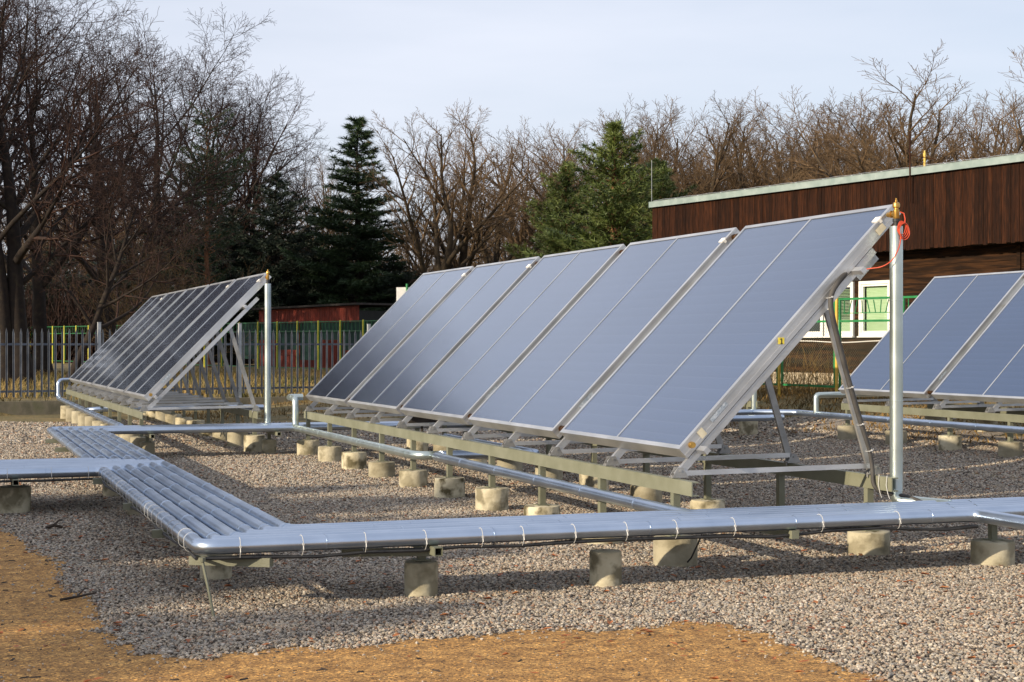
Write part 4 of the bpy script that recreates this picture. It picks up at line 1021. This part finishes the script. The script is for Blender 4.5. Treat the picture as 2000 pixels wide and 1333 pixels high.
for px, D, yt, k in ((590, 92, 295, 'vasB'), (640, 96, 310, 'vasA'), (1040, 98, 238, 'bigv'), (1095, 100, 255, 'vasB')):
    tree(k, px, D, yt, 'pale distant bare tree showing between the conifers', GM)
for px, D, yt, k in ((1150, 84, 235, 'vasB'), (1215, 80, 198, 'vasA'), (1290, 82, 182, 'vasB'), (1368, 78, 168, 'vasA'), (1440, 80, 178, 'vasB'), (1505, 84, 205, 'vasA'), (1570, 80, 190, 'vasB'), (1630, 83, 186, 'vasA'), (1690, 80, 172, 'vasB'), (1880, 84, 180, 'vasA'), (1965, 72, 160, 'vasB'), (2040, 76, 170, 'vasA'), (2120, 74, 170, 'vasB'), (1185, 92, 230, 'vasA'), (1255, 94, 220, 'vasB'), (1330, 92, 205, 'bigv'), (1405, 94, 210, 'vasA'), (1475, 92, 220, 'bigv'), (1540, 94, 225, 'vasB'), (1605, 92, 220, 'bigv'), (1725, 94, 215, 'vasA'), (1850, 94, 210, 'vasB'), (1930, 92, 220, 'vasA')):
    tree(k, px, D, yt, 'tan bare tree in the row rising above the timber roof', GR, wid=1.35)
tree('bigv', 1790, 68, 108, 'biggest tan bare tree with a broad fan crown above the timber roof', GR, rz=.4, wid=1.6)
kinds = ['vasA', 'vasB', 'bigv']
for i in range(40):                                        # far row closing the view
    px = -60+i*54+rng.uniform(-15, 15); D = rng.uniform(112, 140)
    if px > 1120 and i % 2: continue
    yt = np.interp(px, [0, 300, 520, 600, 800, 1000, 1200, 1400, 2000], [330, 340, 400, 420, 405, 410, 415, 415, 400])+rng.uniform(-15, 25)
    tree(kinds[i % 3], px, D, yt, 'hazy bare tree of the distant woodland row', 'distant woodland row', wid=1.25)
tree('shr', 300, 50, 440, 'straw coloured leafless shrub rising behind the dark grey row', None, name='bare_shrub', cat='shrub', wid=1.1)
tree('shr', 352, 52, 455, 'brownish leafless shrub next to the straw coloured shrub', None, name='bare_shrub', cat='shrub', wid=1.0, rz=1.0)

# ================================================================== conifers
def conifer_meshes(seed, H, Rm, prof, needle, droop=-.1, whorl=.28, nb=7, z0=.08, tl=.13, dens=1.0, lift=.25, tr=.15, bk=None, lobe=.12):
    """trunk with limbs, and a crown of needle tufts carried by branchlets"""
    rg = random.Random(seed); T = MB(); n = 9
    T.tube([(rg.gauss(0, .03) if 0 < i < n-1 else 0, rg.gauss(0, .03) if 0 < i < n-1 else 0, -.2+(H+.1)*i/(n-1)) for i in range(n)], [tr*(1-.93*i/(n-1)) for i in range(n)], 8)
    P = []; Dr = []; S = []
    z = H*z0
    while z < H:
        t = z/H; k = max(3, int(nb*(1-.3*t)*rg.uniform(.75, 1.2))); az = rg.uniform(0, 6.28)
        for j in range(k):
            az += 6.28/k+rg.uniform(-.35, .35); Ln = Rm*prof(t)*rg.uniform(.6, 1.1)*(1-lobe+lobe*(math.sin(2.3*az+z*2.1+seed)+math.sin(1.1*az-z*3.3+seed*2)))
            if Ln < .05: continue
            d = Vector((math.cos(az), math.sin(az), droop+lift*t*1.6+rg.uniform(-.1, .1))).normalized()
            p = Vector((0, 0, z+rg.uniform(-.1, .1))); pts = [p.copy()]; m = max(3, int(Ln/.16)); dd = d.copy()
            for i in range(m):
                dd = (dd+Vector((rg.gauss(0, .07), rg.gauss(0, .07), rg.gauss(0, .05)+.035))).normalized(); p = p+dd*(Ln/m); pts.append(p.copy())
                f = (i+1)/m
                if f > .18:
                    for q in range(max(1, int(2*dens))): P.append(p+Vector((rg.gauss(0, .03), rg.gauss(0, .03), rg.gauss(0, .02)))); Dr.append(dd); S.append(1)
                    # side branchlets
                    for sgn in (-1, 1):
                        sl = Ln*.42*(1-f*.75)*rg.uniform(.6, 1.2)
                        sd_ = (dd*.75+Vector((-math.sin(az), math.cos(az), 0))*sgn*.8+Vector((0, 0, rg.uniform(-.12, .18)))).normalized()
                        c = max(1, int(sl/.085*dens))
                        for q in range(c):
                            P.append(p+sd_*(sl*(q+1)/c)+Vector((rg.gauss(0, .02), rg.gauss(0, .02), rg.gauss(0, .03)))); Dr.append((sd_+Vector((0, 0, .18))).normalized()); S.append(.95)
            P.append(p); Dr.append((dd+Vector((0, 0, .35))).normalized()); S.append(1.15)
            T.tube([pts[0], pts[len(pts)//2], pts[-1]], [.012+.018*(1-t), .012, .004], 4)
        z += whorl*rg.uniform(.75, 1.25)*(1-.25*t)
    for q in range(6): P.append(Vector((0, 0, H-.08*q))); Dr.append(Vector((0, 0, 1))); S.append(.9)
    P = np.array([tuple(p) for p in P]); Dr = np.array([tuple(d) for d in Dr]); S = np.array(S); r = np.random.default_rng(seed)
    nbl = 8; N = len(P); Pn = np.repeat(P, nbl, 0); Dn = np.repeat(Dr, nbl, 0); Sn = np.repeat(S, nbl)
    rv = r.normal(0, 1, (N*nbl, 3)); dirn = Dn+rv*.62; dirn /= np.linalg.norm(dirn, axis=1)[:, None]
    ln = tl*Sn*r.uniform(.7, 1.25, N*nbl); side = np.cross(dirn, r.normal(0, 1, (N*nbl, 3))); side /= np.linalg.norm(side, axis=1)[:, None]; side *= .0125
    b0 = Pn-Dn*.03
    V = np.stack([b0-side, b0+side, b0+dirn*ln[:, None]], 1).reshape(-1, 3); Fc = np.arange(len(V)).reshape(-1, 3)
    cm = np_mesh('crown', V, Fc); cm.materials.append(needle)
    tm = T.mesh('trunk'); tm.materials.append(bk or M_BARK_P)
    return tm, cm, H
cone = lambda t: (1-t)**.85*(1 if t > .12 else .75+t*2)+.05
brd = lambda t: (max(0, 1-t**2.2))**.8*(.55+.45*min(1, t*3))+.04
CON = {
 'spruce': conifer_meshes(2, 9.2, 2.15, lambda t: (1-t)**.72*(.8+.35*abs(math.sin(t*14)))+.05, M_NEEDLE, droop=-.14, whorl=.23, nb=8, tl=.18, dens=1.25, z0=.06, tr=.16, bk=M_BARK_L),
 'dark': conifer_meshes(7, 7.0, 2.1, brd, M_NEEDLE2, droop=-.05, whorl=.27, nb=8, tl=.16, z0=.05, bk=M_BARK_L),
 'pine': conifer_meshes(12, 9.0, 1.9, lambda t: (1-abs(t-.62)*1.4)*(.7+.5*abs(math.sin(t*11))) if t > .3 else .25, M_NEEDLE, droop=.05, whorl=.34, nb=6, tl=.15, z0=.3, lift=.3, dens=.8),
 'lit': conifer_meshes(19, 8.0, 2.35, lambda t: (max(0, 1-t**1.6))**.75*(.75+.35*abs(math.sin(t*9+1)))+.06, M_NEEDLE3, droop=.05, whorl=.27, nb=8, tl=.17, z0=.12, lift=.5, lobe=.30, dens=1.15),
}
def conifer(kind, px, D, ytop, label, rz=0, wid=1.0, x=None, y=None, h=None, name='conifer', group=None):
    t = CON[kind]; p = far_pt(px, D, 0) if x is None else Vector((x, y, 0)); zb = tz(p.x, p.y)
    H = h if h else 1.5+(673-ytop)/F_PX*D-zb; s = H/t[2]
    o = empty(name, (p.x, p.y, zb), rz, label, 'tree', group); o.scale = (s*wid, s*wid, s)
    add('trunk', t[0], None, o); add('crown', t[1], None, o); return o
conifer('spruce', 699, 75, 236, 'tallest dark green spruce with tiered branches behind the red shed', rz=.6, wid=1.55, name='spruce_tree')
conifer('dark', 540, 76, 346, 'bushy blackish pine standing over the vent pipe of the dark grey row', wid=1.25, name='pine_tree')
conifer('dark', 455, 76, 410, 'low blackish pine between the bare shrubs and the bushy pine', rz=2, wid=1.5, name='pine_tree')
conifer('pine', 405, 70, 235, 'sparse dark pine half hidden among the bare trees', rz=1.0, wid=1.0, name='pine_tree')
conifer('dark', 345, 74, 420, 'dark low evergreen in the shade behind the shrubs', rz=4, wid=1.5, name='pine_tree')
conifer('dark', 770, 74, 500, 'small dark evergreen under the slender forked trees', rz=3, wid=1.3, name='pine_tree')
conifer('dark', 620, 76, 470, 'dark evergreen filling the gap between the bushy pine and the spruce', rz=5, wid=1.3, name='pine_tree')
conifer('dark', 500, 84, 455, 'dark evergreen screen tree behind the low blackish pine', rz=1.4, wid=1.6, name='pine_tree')
conifer('dark', 590, 84, 460, 'dark evergreen screen tree behind the bushy blackish pine', rz=2.4, wid=1.6, name='pine_tree')
conifer('dark', 660, 86, 480, 'dark evergreen screen tree behind the red shed', rz=3.4, wid=1.7, name='pine_tree')
conifer('dark', 250, 90, 470, 'dark evergreen beside the A-frame cabin roof', rz=.4, wid=1.8, name='pine_tree')
conifer('dark', 110, 92, 480, 'dark evergreen among the thick trunks near the cabin', rz=5.4, wid=1.8, name='pine_tree')
conifer('lit', 1200, 52, 243, 'sunlit green pine with reddish trunk next to the timber building', rz=.3, wid=1.45, name='pine_tree')
conifer('lit', 1292, 55, 318, 'smaller sunlit pine leaning out behind the roof corner', rz=2.3, wid=1.2, name='pine_tree')
conifer('lit', 1105, 57, 325, 'low sunlit pine beside the taller sunlit pine', rz=4.0, wid=1.35, name='pine_tree')
# evergreens standing off to the side whose shade falls across the path and pipes
for x, y, h, lb in ((-13.6, 3.9, 6.0, 'over the sand path'), (-13.6, 5.9, 6.4, 'over the corner of the front rack'), (-13.8, 7.7, 6.7, 'over the side pipes'), (-13.6, 9.4, 6.9, 'on the gravel by the pipe junction'), (-13.8, 11.1, 6.6, 'near the rack of twelve pipes'),
                    (-16.0, 4.9, 6.9, 'at the edge of the path'), (-16.2, 7.0, 7.3, 'on the shaded gravel edge'), (-16.0, 8.9, 7.5, 'on the sunless gravel strip'), (-16.2, 10.6, 7.3, 'beside the sideways pipes')):
    conifer('dark', 0, 0, 0, 'dense evergreen casting shade '+lb, x=x, y=y, h=h, wid=1.25, rz=x*3+y, name='pine_tree', group='evergreens shading the path')

# ================================================================== thicket and grass
def blades(name, P, hmin, hmax, wid, lean, mat, label, cat):
    n = len(P); h = nr.uniform(hmin, hmax, n); a = nr.uniform(0, 6.283, n); w_ = wid*nr.uniform(.6, 1.3, n)
    sx, sy = np.cos(a)*w_, np.sin(a)*w_; ln = nr.normal(0, lean, (n, 2))*h[:, None]
    b0 = P.copy(); V = np.empty((n, 5, 3))
    V[:, 0] = b0-np.stack([sx, sy, 0*sx], 1); V[:, 1] = b0+np.stack([sx, sy, 0*sx], 1)
    mid = b0+np.stack([ln[:, 0]*.35, ln[:, 1]*.35, h*.6], 1)
    V[:, 2] = mid+np.stack([sx, sy, 0*sx], 1)*.7; V[:, 3] = mid-np.stack([sx, sy, 0*sx], 1)*.7
    V[:, 4] = b0+np.stack([ln[:, 0], ln[:, 1], h*.95], 1)
    i = np.arange(n)*5; Fc = np.concatenate([np.stack([i, i+1, i+2], 1), np.stack([i, i+2, i+3], 1), np.stack([i+3, i+2, i+4], 1)])
    tag(add(name, np_mesh(name, V.reshape(-1, 3), Fc), mat), label, cat, kind='stuff')
def field(n, x0, x1, y0, y1, ok=None):
    x = nr.uniform(x0, x1, n); y = nr.uniform(y0, y1, n); P = np.stack([x, y], 1)
    # clumped
    c = np.sin(x*1.7+1.3*np.sin(y*.9))+np.sin(y*1.3+x*.4)+nr.normal(0, .8, n); P = P[c > -.5]
    if ok is not None: P = P[[ok(a, b) for a, b in P]]
    return np.column_stack([P, [tz(a, b) for a, b in P]])
blades('dry_grass', field(34000, -3, 16, 35.8, 56, lambda a, b: b > fence_y(a)+.12), .08, .30, .011, .5, M_GRASS, 'pale dry winter grass beyond the palisade fence', 'grass')
blades('dead_grass', field(30000, 11.6, 24, 17, 34, lambda a, b: a > 13.2+.5*math.sin(b*1.9)+.3*math.sin(b*5) or (a > 11.6 and b > 24.2)), .04, .13, .010, .8, M_GRASSO, 'ochre dead grass in front of the timber building', 'grass')
blades('kerb_grass', field(5000, 4.5, 12.5, 30.2, 37.0, lambda a, b: b < fence_y(a)-.1), .03, .12, .009, .6, M_GRASSO, 'short brown grass and litter before the kerb wall', 'grass')
def thicket(name, n, pxr, Dr, zr, mat, label, r0=.010):
    """leafless undergrowth: many thin forked stems read as one mass"""
    V = []; Fc = []
    for i in range(n):
        px = rng.uniform(*pxr); D = rng.uniform(*Dr); p = far_pt(px, D, 0); zb = tz(p.x, p.y); h = rng.uniform(*zr)
        for s in range(7):
            a = rng.uniform(0, 6.28); l = rng.uniform(.1, .6); q0 = Vector((p.x+rng.gauss(0, .15), p.y+rng.gauss(0, .15), zb+rng.uniform(0, .5)*h*(s > 2)))
            q1 = q0+Vector((math.cos(a)*l*h*.6, math.sin(a)*l*h*.6, h*rng.uniform(.3, .9)*(1 if s <= 2 else .55)))
            mid = q0.lerp(q1, .5)+Vector((rng.gauss(0, .06), rng.gauss(0, .06), .08))*h*.5
            d = (q1-q0).normalized(); sx = d.cross(Vector((math.cos(a+1), math.sin(a+1), .2))).normalized(); sy = d.cross(sx); r = r0*rng.uniform(.6, 1.3)
            b = len(V)
            for (q, rr) in ((q0, r), (mid, r*.75), (q1, r*.25)):
                for k in range(3):
                    c, s_ = CS[3][k]; V.append(tuple(q+sx*c*rr+sy*s_*rr))
            for m in range(2):
                for k in range(3): a0, a1 = b+m*3+k, b+m*3+(k+1) % 3; Fc += [(a0, a1, a1+3), (a0, a1+3, a0+3)]
    tag(add(name, np_mesh(name, V, Fc), mat), label, 'undergrowth', kind='stuff')
thicket('woodland_undergrowth', 5200, (-150, 1150), (86, 112), (2.5, 6.5), M_TWIG_L, 'red-brown leafless undergrowth massed under the far trees', r0=.026)
thicket('tall_thicket', 2600, (-150, 560), (100, 116), (2, 6), M_TWIG_L, 'tangled brown thicket between the big trees', r0=.016)
thicket('fence_weeds', 70, (1480, 1660), (31.5, 34), (.4, 1.4), M_GRASSO, 'dry brown weeds growing along the green mesh fence', r0=.005)
